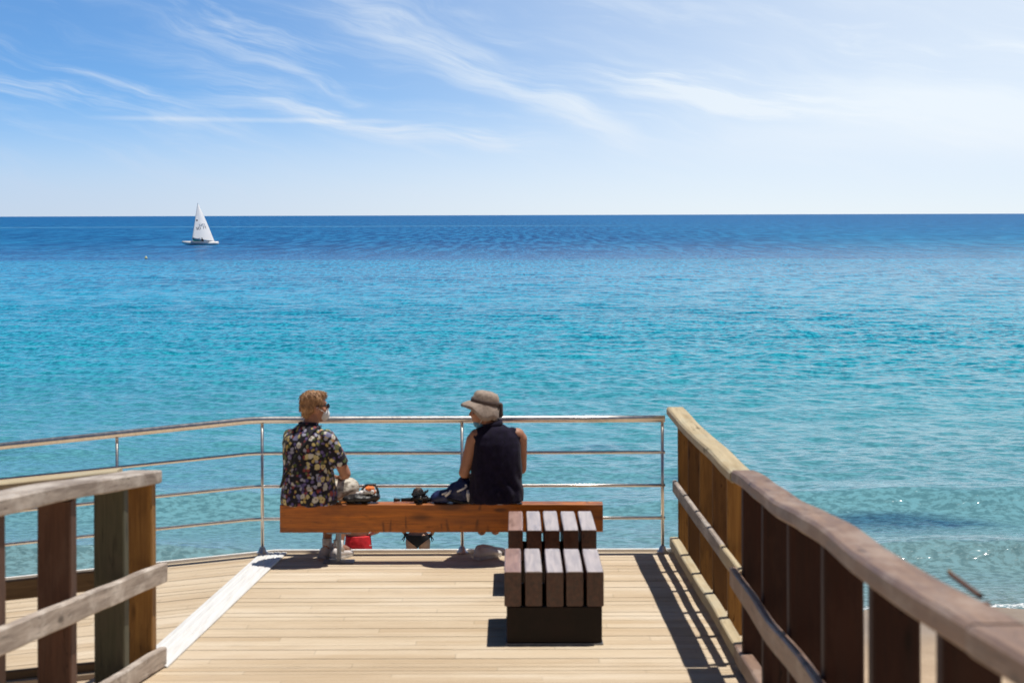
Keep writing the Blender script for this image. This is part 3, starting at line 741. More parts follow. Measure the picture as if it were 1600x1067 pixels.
# ------------------------------------------------------------------ benches
def slat_bench(yf, yb, xc, label, first):
    t = thing('slatted_bench', (xc, (yf + yb) / 2, 0), label, 'bench', 0.0, 'five-slat bench blocks')
    w, gap = 0.104, 0.0225
    for k in range(5):
        x = (k - 2) * (w + gap) + random.uniform(-0.003, 0.003)
        L = yb - yf + random.uniform(-0.015, 0.01)
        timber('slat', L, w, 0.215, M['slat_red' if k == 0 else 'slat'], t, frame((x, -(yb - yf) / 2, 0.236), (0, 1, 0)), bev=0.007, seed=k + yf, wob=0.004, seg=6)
    bm = bmesh.new()
    add_box(bm, (-0.292, -(yb - yf) / 2 + 0.012, 0.012), (0.292, -(yb - yf) / 2 + 0.05, 0.233))
    add_box(bm, (-0.292, (yb - yf) / 2 - 0.05, 0.012), (0.292, (yb - yf) / 2 - 0.012, 0.233))
    add_box(bm, (-0.292, -(yb - yf) / 2 + 0.052, 0.012), (-0.254, (yb - yf) / 2 - 0.052, 0.233))
    add_box(bm, (0.254, -(yb - yf) / 2 + 0.052, 0.012), (0.292, (yb - yf) / 2 - 0.052, 0.233))
    bmesh.ops.bevel(bm, geom=bm.edges[:], offset=0.004, segments=1, affect='EDGES')
    bm_obj('plinth', bm, M['dark_steel'], t)
    bm = bmesh.new(); add_box(bm, (-0.298, -(yb - yf) / 2 - 0.0, 0.001), (0.298, (yb - yf) / 2 + 0.0, 0.011)); bm_obj('base_plate', bm, M['grey_steel'], t)
slat_bench(11.74, 12.55, 0.252, 'nearer short bench of five thick dark slats on a closed black plinth', True)
slat_bench(13.29, 14.14, 0.272, 'farther short five-slat bench close behind the long orange brown bench', False)
YB = 14.50
def long_bench():
    t = thing('beam_bench', (-0.54, YB + 0.07, 0), 'long orange brown timber beam bench on steel legs that both older people sit on', 'bench')
    timber('seat_beam', 2.44, 0.14, 0.212, M['bench'], t, frame((-1.22, 0, 0.238), (1, 0, 0)), bev=0.006, seed=5, wob=0.004, seg=14)
    for x in (-0.78, 0.78):
        bm = bmesh.new()
        add_box(bm, (x - 0.012, -0.055, 0.014), (x + 0.012, 0.055, 0.226))
        add_box(bm, (x - 0.09, -0.062, 0.2265), (x + 0.09, 0.062, 0.2365))
        leg = bm_obj('leg', bm, M['grey_steel'], t)
        bm = bmesh.new(); add_box(bm, (x - 0.115, -0.07, 0.001), (x + 0.115, 0.07, 0.0125))
        bmesh.ops.bevel(bm, geom=bm.edges[:], offset=0.003, segments=1, affect='EDGES')
        bm_obj('base_plate', bm, M['grey_steel'], leg)
long_bench()

# ------------------------------------------------------------------ people
def hand(bm, wrist, fwd, palm_n, side, s=1.0, curl=0.5):
    """palm, four bent fingers and a thumb; fwd along the hand, palm_n out of the palm, side=+1 thumb towards fwd x palm_n"""
    w = Vector(wrist); f = Vector(fwd).normalized(); n = Vector(palm_n); n = (n - f * n.dot(f)).normalized(); l = f.cross(n).normalized() * side
    rot = Matrix((l, f, n)).transposed()
    add_ell(bm, w + f * 0.045 * s, (0.040 * s, 0.052 * s, 0.017 * s), rot, 14)
    for k, (off, ln) in enumerate(((0.028, 0.070), (0.010, 0.078), (-0.009, 0.072), (-0.027, 0.056))):
        p = w + f * (0.085 - abs(off) * 0.25) * s + l * off * s; d = f.copy()
        for j, q in enumerate((0.45, 0.32, 0.25)):
            d = (d + n * curl * (0.35 + 0.35 * j)).normalized()
            e = p + d * ln * q * s
            add_cap(bm, p, (0.0098 - 0.001 * j) * s, e, (0.0092 - 0.001 * j) * s, 8); p = e
    b = w + f * 0.022 * s + l * 0.034 * s; d = (f * 0.7 + l * 0.7 + n * 0.25).normalized()
    m1 = b + d * 0.034 * s; add_cap(bm, b, 0.0125 * s, m1, 0.0105 * s, 8)
    d = (f * 0.95 + l * 0.25 + n * 0.45).normalized(); add_cap(bm, m1, 0.0105 * s, m1 + d * 0.028 * s, 0.0088 * s, 8)
def head(bm, c, yaw, pitch=0.0, s=1.0, roll=0.0):
    """skull, jaw, nose, brow, lips, chin, ears; yaw 0 looks along +y, positive turns left; returns head matrix"""
    m3 = Matrix.Rotation(yaw, 3, 'Z') @ Matrix.Rotation(pitch, 3, 'X') @ Matrix.Rotation(roll, 3, 'Y')
    T = lambda p: Vector(c) + m3 @ (Vector(p) * s)
    E = lambda p, r: add_ell(bm, T(p), tuple(v * s for v in r), m3, 18)
    E((0, -0.012, 0.025), (0.074, 0.096, 0.088)); E((0, 0.022, -0.035), (0.062, 0.072, 0.075)); E((0, 0.052, -0.092), (0.036, 0.036, 0.024))
    E((0, 0.075, 0.030), (0.052, 0.016, 0.012))
    add_cap(bm, T((0, 0.086, 0.012)), 0.008 * s, T((0, 0.108, -0.026)), 0.013 * s, 10)
    E((0.012, 0.096, -0.032), (0.010, 0.012, 0.008)); E((-0.012, 0.096, -0.032), (0.010, 0.012, 0.008))
    E((0, 0.084, -0.058), (0.024, 0.012, 0.006)); E((0, 0.082, -0.068), (0.021, 0.012, 0.007))
    E((0.04, 0.062, -0.022), (0.022, 0.022, 0.018)); E((-0.04, 0.062, -0.022), (0.022, 0.022, 0.018))
    for sx in (-1, 1): E((sx * 0.074, -0.012, -0.012), (0.010, 0.020, 0.032))
    m4 = m3.to_4x4() @ Matrix.Diagonal((s, s, s, 1)); m4.translation = Vector(c); return m4
def eyes(parent, hm):
    for sx in (-1, 1):
        bm = bmesh.new(); add_ell(bm, hm @ Vector((sx * 0.031, 0.080, 0.010)), (0.012, 0.009, 0.008), hm.to_3x3().normalized(), 10); bm_obj('eye', bm, M['lens'], parent, True)
def foot(bm, ankle, toe, r=0.038):
    a = Vector(ankle); t = Vector(toe); d = (t - a); d.z = 0; d.normalize()
    heel = a - d * 0.03; heel.z = min(a.z, t.z + 0.07) - 0.045
    add_ell(bm, heel, (0.034, 0.038, 0.034)); add_cap(bm, a, r, t + Vector((0, 0, 0.012)), 0.028, 10); add_cap(bm, heel, 0.032, t, 0.030, 10)
def shoe(name, p, yaw, m, parent=None, ankle=True, s=1.0):
    """low sneaker pointing along +y before yaw"""
    bm = bmesh.new()
    secs = [(-0.125, 0.030, 0.062, 0), (-0.11, 0.037, 0.082, 0), (-0.05, 0.039, 0.085, 0), (0.0, 0.041, 0.073, 0.002), (0.05, 0.046, 0.056, 0.004), (0.10, 0.047, 0.044, 0.004), (0.135, 0.038, 0.036, 0.002), (0.15, 0.022, 0.026, 0)]
    rows = []
    for y, hw, h, ox in secs:
        rows.append([bm.verts.new((ox + hw * math.cos(q) * (1 if math.sin(q) < 0.2 else (1 - 0.35 * math.sin(q))), y, h / 2 + h / 2 * math.sin(q))) for q in (2 * math.pi * k / 14 for k in range(14))])
    for a, b in zip(rows, rows[1:]):
        for k in range(14): bm.faces.new((a[k], a[(k+1) % 14], b[(k+1) % 14], b[k]))
    bm.faces.new(rows[0][::-1]); bm.faces.new(rows[-1])
    bmesh.ops.scale(bm, vec=(s, s, s), verts=bm.verts)
    mw = Matrix.Translation(Vector(p)) @ Matrix.Rotation(yaw, 4, 'Z')
    o = bm_obj(name, bm, m, parent, True, mw)
    bm = bmesh.new()
    prof = [(-0.128, 0.033), (-0.05, 0.043), (0.05, 0.050), (0.11, 0.049), (0.154, 0.024)]
    rr = []
    for z in (0.0, 0.018):
        rr.append([bm.verts.new((x * 1.0, y, z - 0.004)) for y, x in prof] + [bm.verts.new((-x, y, z - 0.004)) for y, x in prof[::-1]])
    n = len(rr[0])
    for k in range(n): bm.faces.new((rr[0][k], rr[0][(k+1) % n], rr[1][(k+1) % n], rr[1][k]))
    bm.faces.new(rr[0][::-1]); bm.faces.new(rr[1])
    bmesh.ops.scale(bm, vec=(s, s, s), verts=bm.verts)
    bm_obj('sole', bm, M['sole'], o)
    return o
fold = lambda k, a: (lambda p: a * (noise.noise(Vector((p.x * k, p.y * k, p.z * k * 0.5))) + 0.5 * noise.noise(Vector((p.x * k * 2.3, p.y * k * 2.3, p.z * k * 1.4 + 5)))))

def person_floral():
    t = thing('person', (-1.55, YB + 0.02, 0.45), 'seated person with short blond hair in a dark floral shirt, looking right', 'person', R(-24))
    inv = Matrix.Rotation(R(24), 3, 'Z')
    bm = bmesh.new()
    add_ell(bm, (0, 0.02, 0.10), (0.185, 0.145, 0.115)); add_ell(bm, (0, 0.02, 0.25), (0.175, 0.135, 0.16)); add_ell(bm, (0, 0.0, 0.41), (0.17, 0.115, 0.15))
    add_cap(bm, (-0.125, -0.005, 0.505), 0.050, (0.15, -0.015, 0.515), 0.055); add_cap(bm, (0, 0.0, 0.52), 0.064, (0.024, 0.03, 0.655), 0.056)
    hm = head(bm, (0.034, 0.045, 0.735), R(-36), R(-4))
    # arms, the right one bent with the elbow out
    sh = Vector((0.195, -0.01, 0.49)); el = Vector((0.285, 0.07, 0.235)); wr = Vector((0.155, 0.255, 0.185))
    add_cap(bm, sh, 0.054, el, 0.042); add_cap(bm, el, 0.042, wr, 0.028); hand(bm, wr, (-0.6, 0.7, -0.25), (0, -0.1, -1), 1, 1.0, 0.45)
    sh = Vector((-0.135, 0.02, 0.485)); el = Vector((-0.165, 0.16, 0.25)); wr = Vector((-0.05, 0.33, 0.185))
    add_cap(bm, sh, 0.054, el, 0.042); add_cap(bm, el, 0.042, wr, 0.028); hand(bm, wr, (0.6, 0.7, -0.2), (0, -0.1, -1), -1, 1.0, 0.45)
    kn = []
    for sx, kx, ax, ay in ((1, 0.12, 0.11, 0.27), (-1, -0.06, -0.005, 0.30)):
        hip = (sx * 0.09, 0.06, 0.085); knee = (kx, 0.44, 0.075); an = (ax, ay, -0.36)
        add_cap(bm, hip, 0.085, knee, 0.060); add_cap(bm, knee, 0.054, an, 0.033); foot(bm, an, (ax, ay + 0.15, -0.42)); kn.append((hip, knee, an))
    body = remeshed('body', bm, 0.0075, M['skin'], t, 4)
    # shirt with short sleeves, hanging over the seat
    bm = bmesh.new()
    add_loft(bm, [((0, 0.01, 0.004), 0.212, 0.185), ((0, 0.01, 0.06), 0.214, 0.185), ((0, 0.01, 0.15), 0.205, 0.17), ((0, 0.01, 0.27), 0.196, 0.158), ((0, -0.003, 0.38), 0.198, 0.145), ((0, -0.01, 0.46), 0.200, 0.13),
                  ((0, -0.012, 0.52), 0.186, 0.105), ((0, -0.005, 0.565), 0.125, 0.085), ((0, 0.004, 0.60), 0.076, 0.072)])
    add_cap(bm, (0.165, -0.012, 0.505), 0.072, (0.262, 0.045, 0.300), 0.070, round1=False); add_cap(bm, (-0.135, 0.0, 0.500), 0.070, (-0.155, 0.115, 0.320), 0.068, round1=False)
    remeshed('shirt', bm, 0.009, M['floral'], t, 4, fold(11, 0.010))
    # collar
    bm = bmesh.new(); add_lathe(bm, [(0.070, -0.012), (0.078, 0.0), (0.074, 0.022), (0.064, 0.026), (0.060, 0.0)], 22, Matrix.Translation((0, 0.008, 0.595)))
    bm_obj('collar', bm, M['floral'], t, True)
    # trousers: ends above the ankle
    bm = bmesh.new()
    add_ell(bm, (0, 0.03, 0.085), (0.195, 0.15, 0.105))
    for (h, k, a) in kn:
        a2 = Vector(k).lerp(Vector(a), 0.45)
        add_cap(bm, h, 0.098, k, 0.076); add_cap(bm, k, 0.074, a2, 0.060, round1=False)
    remeshed('trousers', bm, 0.010, M['trousers'], t, 3, fold(13, 0.006))
    for i, (h, k, a) in enumerate(kn):
        bm = bmesh.new(); add_tube(bm, [Vector(a) + Vector((0, 0.0, 0.055)), Vector(a), Vector(a) + Vector((0, 0.02, -0.03))], [0.038, 0.037, 0.040], 14); bm_obj('sock', bm, M['sock'], t, True)
        shoe('shoe', (a[0], a[1] + 0.045, -0.444), 0.0, M['shoe'], t)
    # hair: short, thick over the crown and nape, swept to the front
    bm = bmesh.new(); H3 = hm.to_3x3()
    def E(p, r, rot=None): add_ell(bm, hm @ Vector(p), r, H3 @ rot if rot is not None else H3, 20)
    E((0, -0.026, 0.042), (0.081, 0.094, 0.080)); E((0, -0.056, -0.002), (0.075, 0.060, 0.074)); E((0, 0.030, 0.084), (0.060, 0.054, 0.034)); E((0, -0.066, -0.050), (0.052, 0.036, 0.042))
    E((0.066, 0.002, 0.040), (0.016, 0.034, 0.040)); E((-0.066, 0.002, 0.040), (0.016, 0.034, 0.040))
    hair = remeshed('hair', bm, 0.007, M['hair'], t, 3, lambda p: 0.006 * noise.noise(Vector((p.x * 40, p.y * 40, p.z * 9))) + 0.003 * noise.noise(Vector((p.x * 120, p.y * 120, p.z * 24))))
    # loose locks standing a little off the head
    rs = random.Random(3); bm = bmesh.new(); bm.from_mesh(hair.data); bm.verts.ensure_lookup_table(); base = [(v.co.copy(), v.normal.copy()) for v in bm.verts]
    cen = hm @ Vector((0, -0.02, 0.03))
    for _ in range(420):
        co, no = rs.choice(base)
        if (hm.inverted() @ co).z < -0.07: continue
        dn = (Vector((rs.uniform(-0.4, 0.4), rs.uniform(-0.4, 0.4), -1)) + H3 @ Vector((0, 0.5 if (hm.inverted() @ co).z > 0.08 else -0.2, 0))); dn = (dn - no * dn.dot(no)).normalized()
        L = rs.uniform(0.018, 0.042); a = co + no * 0.001; b = a + dn * L * 0.6 + no * rs.uniform(0.001, 0.003); c = a + dn * L + no * rs.uniform(-0.002, 0.004)
        add_tube(bm, [a, b, c], [0.0032, 0.0026, 0.0006], 5, False)
    bm.to_mesh(hair.data); bm.free(); hair.data.shade_smooth()
    # glasses with side arms, mask
    bm = bmesh.new()
    for sx in (-1, 1):
        add_ell(bm, hm @ Vector((sx * 0.033, 0.098, 0.008)), (0.028, 0.007, 0.019), H3, 14)
        add_tube(bm, [hm @ Vector(p) for p in ((sx * 0.058, 0.096, 0.014), (sx * 0.078, 0.05, 0.012), (sx * 0.082, -0.02, 0.008))], 0.0042, 8)
    add_tube(bm, [hm @ Vector((-0.012, 0.106, 0.012)), hm @ Vector((0.012, 0.106, 0.012))], 0.003, 8)
    bm_obj('sunglasses', bm, M['lens'], t, True)
    bm = bmesh.new(); add_ell(bm, hm @ Vector((0, 0.070, -0.058)), (0.058, 0.056, 0.050), H3, 20)
    for v in bm.verts: pass
    mk = bm_obj('face_mask', bm, M['mask_white'], t, True)
    for sx in (-1, 1):
        bm = bmesh.new(); add_tube(bm, [hm @ Vector(p) for p in ((sx * 0.052, 0.065, -0.04), (sx * 0.074, 0.02, -0.02), (sx * 0.083, -0.018, -0.002))], 0.0022, 6)
        bm_obj('ear_loop', bm, M['mask_white'], mk, True)
    # bag strap across the back
    bm = bmesh.new()
    pts = [(0.10, 0.02, 0.590), (0.09, -0.085, 0.56), (0.05, -0.145, 0.46), (-0.03, -0.168, 0.34), (-0.11, -0.160, 0.22), (-0.165, -0.118, 0.14)]
    for d in (-0.008, 0.0, 0.008): add_tube(bm, [Vector(p) + Vector((d, 0, d * 0.6)) for p in pts], 0.006, 8)
    bm_obj('bag_strap', bm, M['dark_cloth'], t, True)
person_floral()

def person_hat():
    t = thing('person', (-0.12, YB + 0.02, 0.45), 'seated person in a taupe sun hat and navy sleeveless vest, looking left', 'person', R(10))
    bm = bmesh.new()
    add_ell(bm, (0, 0.02, 0.10), (0.18, 0.14, 0.11)); add_ell(bm, (0, 0.02, 0.26), (0.168, 0.13, 0.16)); add_ell(bm, (0, 0.0, 0.42), (0.172, 0.115, 0.15))
    add_cap(bm, (-0.155, -0.01, 0.515), 0.056, (0.155, -0.01, 0.515), 0.056); add_cap(bm, (0, 0.0, 0.52), 0.060, (-0.068, 0.045, 0.625), 0.052)
    hm = head(bm, (-0.092, 0.055, 0.698), R(68), R(-4))
    sh = Vector((-0.182, 0.0, 0.485)); el = Vector((-0.245, 0.035, 0.235)); wr = Vector((-0.175, 0.25, 0.16))
    add_cap(bm, sh, 0.052, el, 0.042); add_cap(bm, el, 0.041, wr, 0.028); hand(bm, wr, (0.4, 0.8, -0.3), (0, -0.1, -1), -1, 1.0, 0.5)
    sh = Vector((0.182, 0.0, 0.485)); el = Vector((0.205, 0.10, 0.245)); wr = Vector((0.12, 0.30, 0.16))
    add_cap(bm, sh, 0.052, el, 0.042); add_cap(bm, el, 0.041, wr, 0.028); hand(bm, wr, (-0.5, 0.8, -0.3), (0, -0.1, -1), 1, 1.0, 0.5)
    kn = []
    for sx, kx in ((1, 0.115), (-1, -0.08)):
        hip = (sx * 0.09, 0.06, 0.09); knee = (kx, 0.395, 0.16); an = (kx * 0.55 - 0.02, 0.365, -0.215)
        add_cap(bm, hip, 0.084, knee, 0.060); add_cap(bm, knee, 0.057, an, 0.036); foot(bm, an, (an[0], an[1] + 0.14, -0.205)); kn.append((hip, knee, an))
    remeshed('body', bm, 0.0075, M['skin'], t, 4)
    bm = bmesh.new()
    add_loft(bm, [((0, 0.01, 0.012), 0.205, 0.165), ((0, 0.01, 0.08), 0.204, 0.168), ((0, 0.01, 0.17), 0.198, 0.162), ((0, 0.005, 0.28), 0.196, 0.155), ((0, -0.003, 0.38), 0.190, 0.145), ((0, -0.008, 0.455), 0.186, 0.13),
                  ((0, -0.01, 0.515), 0.165, 0.106), ((0, -0.004, 0.562), 0.115, 0.088), ((-0.022, 0.010, 0.592), 0.074, 0.072)])
    add_cap(bm, (-0.12, -0.01, 0.518), 0.060, (-0.168, -0.004, 0.490), 0.062, round1=False); add_cap(bm, (0.12, -0.01, 0.518), 0.060, (0.168, -0.004, 0.490), 0.062, round1=False)
    remeshed('vest', bm, 0.009, M['navy'], t, 4, lambda p: fold(9, 0.010)(p) + 0.006 * math.sin(p.x * 60 + 5 * noise.noise(p * 6)) * ss(0.2 - abs(p.z - 0.12), 0.0, 0.2))
    bm = bmesh.new(); add_lathe(bm, [(0.070, -0.015), (0.080, 0.0), (0.075, 0.028), (0.064, 0.030), (0.060, 0.0)], 22, Matrix.Translation((-0.026, 0.016, 0.588)) @ Matrix.Rotation(R(-14), 4, 'Y'))
    bm_obj('collar', bm, M['navy'], t, True)
    bm = bmesh.new(); add_ell(bm, (0, 0.03, 0.082), (0.20, 0.155, 0.095))
    for (h, k, a) in kn: add_cap(bm, h, 0.098, Vector(h).lerp(Vector(k), 0.86), 0.086, round1=False)
    remeshed('shorts', bm, 0.010, M['shorts_lav'], t, 3, fold(13, 0.006))
    # hair at the nape
    bm = bmesh.new(); H3 = hm.to_3x3()
    add_ell(bm, hm @ Vector((0, -0.03, 0.02)), (0.080, 0.092, 0.085), H3); add_ell(bm, hm @ Vector((0, -0.068, -0.045)), (0.058, 0.042, 0.05), H3)
    remeshed('hair', bm, 0.008, M['hair_dark'], t, 3, lambda p: 0.008 * noise.noise(p * 40))
    # soft bucket hat: crown, band, drooping wavy brim
    tilt = hm @ Matrix.Translation((0, -0.012, 0.044)) @ Matrix.Rotation(R(15), 4, 'X')
    def wob(co, q, r, z):
        k = max(0.0, (r - 0.098) / 0.067); back = 0.5 - 0.5 * math.sin(q)
        co = co.copy(); co.z += k * (0.016 * math.sin(3 * q + 1.0) + 0.011 * math.sin(5 * q + 0.3) - 0.070 * back ** 1.5 - 0.002 * k)
        co.y *= 1.10
        f = 1.0 - 0.30 * k * back ** 1.5; co.x *= 1.0 - 0.18 * k * back; co.y *= f
        return co
    bm = bmesh.new()
    add_lathe(bm, [(0.166, -0.034), (0.150, -0.016), (0.125, 0.002), (0.100, 0.012), (0.097, 0.016), (0.094, 0.045), (0.088, 0.075), (0.074, 0.094), (0.045, 0.104), (0.012, 0.106),
                   (0.010, 0.100), (0.07, 0.088), (0.085, 0.04), (0.092, 0.010), (0.123, -0.003), (0.148, -0.021), (0.164, -0.038)], 40, tilt, wob)
    for v in bm.verts:
        v.co += Vector((noise.noise(v.co * 22), noise.noise(v.co * 22 + Vector((5, 0, 0))), noise.noise(v.co * 22 + Vector((0, 7, 0))))) * 0.006
    hat = bm_obj('sun_hat', bm, M['hat'], t, True)
    bm = bmesh.new(); add_lathe(bm, [(0.0985, 0.014), (0.101, 0.018), (0.0975, 0.040), (0.0955, 0.042)], 32, tilt, lambda co, q, r, z: Vector((co.x, co.y * 1.12, co.z)))
    add_cap(bm, tilt @ Vector((0.03, -0.115, 0.02)), 0.018, tilt @ Vector((0.03, -0.130, -0.055)), 0.020, 10)
    bm_obj('hat_band', bm, M['hat_band'], hat, True)
    # mask pulled under the chin
    bm = bmesh.new(); add_ell(bm, hm @ Vector((0, 0.035, -0.108)), (0.056, 0.055, 0.032), H3 @ Matrix.Rotation(R(25), 3, 'X'), 18)
    mk = bm_obj('face_mask', bm, M['mask_blue'], t, True)
    for sx in (-1, 1):
        bm = bmesh.new(); add_tube(bm, [hm @ Vector(p) for p in ((sx * 0.05, 0.03, -0.10), (sx * 0.072, 0.0, -0.06), (sx * 0.083, -0.018, -0.01))], 0.0022, 6)
        bm_obj('ear_loop', bm, M['mask_white'], mk, True)
    eyes(t, hm)
person_hat()

def bather(loc, rz, label, woman):
    t = thing('person', loc, label, 'person', rz)
    k = 1.0; sk = M['skin_pale']
    bm = bmesh.new()
    hipw = 0.165 if woman else 0.165
    add_ell(bm, (0, 0.0, 0.93), (hipw + 0.01, 0.125, 0.115)); add_ell(bm, (-0.075, -0.045, 0.885), (0.085, 0.085, 0.085)); add_ell(bm, (0.075, -0.045, 0.885), (0.085, 0.085, 0.085))
    add_ell(bm, (0, 0, 1.08), (0.128 if woman else 0.155, 0.10, 0.14)); add_ell(bm, (0, 0, 1.25), (0.145 if woman else 0.175, 0.11, 0.15))
    sw = 0.13 if woman else 0.165
    add_cap(bm, (-sw, 0, 1.355), 0.05, (sw, 0, 1.355), 0.05); add_cap(bm, (0, 0, 1.36), 0.055, (0, 0.02, 1.47), 0.05)
    hm = head(bm, (0, 0.03, 1.545), R(8), 0, 0.97)
    for sx in (-1, 1):
        sh = Vector((sx * (sw + 0.03), 0, 1.335))
        if woman: el = Vector((sx * 0.255, -0.02, 1.10)); wr = Vector((sx * 0.195, 0.07, 0.97))
        else: el = Vector((sx * 0.27, 0.0, 1.09)) if sx > 0 else Vector((sx * 0.235, 0.04, 1.08)); wr = Vector((sx * 0.19, 0.20, 1.02))
        add_cap(bm, sh, 0.050 if not woman else 0.042, el, 0.038 if not woman else 0.034); add_cap(bm, el, 0.037 if not woman else 0.033, wr, 0.026)
        hand(bm, wr, (-sx * 0.7, 0.3, -0.5), (-sx * 0.5, 0, -0.6), sx, 0.95, 0.3)
        hip = (sx * 0.09, 0, 0.88); kn = (sx * 0.10, 0.01, 0.48); an = (sx * 0.105, -0.01, 0.08)
        add_cap(bm, hip, 0.092, kn, 0.056); add_cap(bm, (sx * 0.10, -0.01, 0.36), 0.056, an, 0.035); add_cap(bm, kn, 0.055, (sx * 0.10, -0.01, 0.36), 0.056)
        foot(bm, an, (sx * 0.115, 0.15, 0.03))
    remeshed('body', bm, 0.009, sk, t, 4)
    H3 = hm.to_3x3().normalized(); bm = bmesh.new()
    add_ell(bm, hm @ Vector((0, -0.02, 0.035)), (0.084, 0.098, 0.088), H3); add_ell(bm, hm @ Vector((0, -0.06, -0.02)), (0.07, 0.05, 0.07), H3)
    if woman: add_ell(bm, hm @ Vector((0, -0.10, 0.075)), (0.035, 0.035, 0.035), H3)
    remeshed('hair', bm, 0.009, M['hair_dark'], t, 3, lambda p: 0.006 * noise.noise(p * 40)); eyes(t, hm)
    bm = bmesh.new()
    if woman:
        # bikini bottom: a brief tied at both hips
        n = 36; rows = []
        for j, tt in enumerate(np.linspace(0, 1, 6)):
            row = []
            for i in range(n):
                q = 2 * math.pi * i / n; side = abs(math.cos(q)); front = math.sin(q) > 0
                low = 0.785 + 0.155 * side ** 0.7 if True else 0
                z = 0.985 * (1 - tt) + low * tt
                sq = 1.0 - 0.70 * max(0.0, (0.88 - z) / 0.1) * 0.6
                rx = 0.184 * (1 - 0.10 * ss(z, 0.93, 1.0)) ; ry = 0.141
                yy = math.sin(q) * ry * (1.0 if z > 0.86 else 1.0 - 0.75 * (0.86 - z) / 0.08)
                if not front: yy -= 0.012
                row.append(bm.verts.new((math.cos(q) * rx, yy, z)))
            rows.append(row)
        for a, b in zip(rows, rows[1:]):
            for i in range(n): bm.faces.new((a[i], a[(i+1) % n], b[(i+1) % n], b[i]))
        for sx in (-1, 1):
            for dx, dzz in ((0.05, -0.07), (0.028, -0.09)): add_cap(bm, (sx * 0.182, -0.01, 0.975), 0.009, (sx * (0.182 + dx), -0.02, 0.975 + dzz), 0.006, 8)
            add_ell(bm, (sx * 0.19, -0.01, 0.975), (0.016, 0.016, 0.016))
        b = bm_obj('bikini_bottom', bm, M['dark_cloth'], t, True)
        bm = bmesh.new(); add_loft(bm, [((0, 0, 1.235), 0.152, 0.118), ((0, 0, 1.275), 0.155, 0.120)], 28); bm_obj('bikini_top', bm, M['dark_cloth'], t, True)
    else:
        add_loft(bm, [((0, -0.01, 0.80), 0.195, 0.16), ((0, -0.01, 0.88), 0.192, 0.158), ((0, -0.005, 0.96), 0.186, 0.148), ((0, 0, 1.035), 0.176, 0.13)], 28)
        for sx in (-1, 1): add_cap(bm, (sx * 0.095, -0.005, 0.86), 0.108, (sx * 0.108, 0.0, 0.60), 0.100, round1=False)
        b = remeshed('swim_shorts', bm, 0.010, M['red_cloth'], t, 3, fold(12, 0.006))
        bm = bmesh.new(); add_box(bm, (0.03, -0.178, 0.925), (0.075, -0.172, 0.938), Matrix.Rotation(R(8), 4, 'Y')); bm_obj('pocket_tab', bm, M['white_cloth'], b)
# ground under the bathers follows the sloping sand
bather((-2.22, 27.55, SEA_Z - 0.02), R(4), 'bather in bright red swim shorts by the water, seen under the bench', False)
bather((-1.385, 28.0, SEA_Z - 0.03), R(-3), 'bather in a black tied bikini by the water, seen under the bench', True)

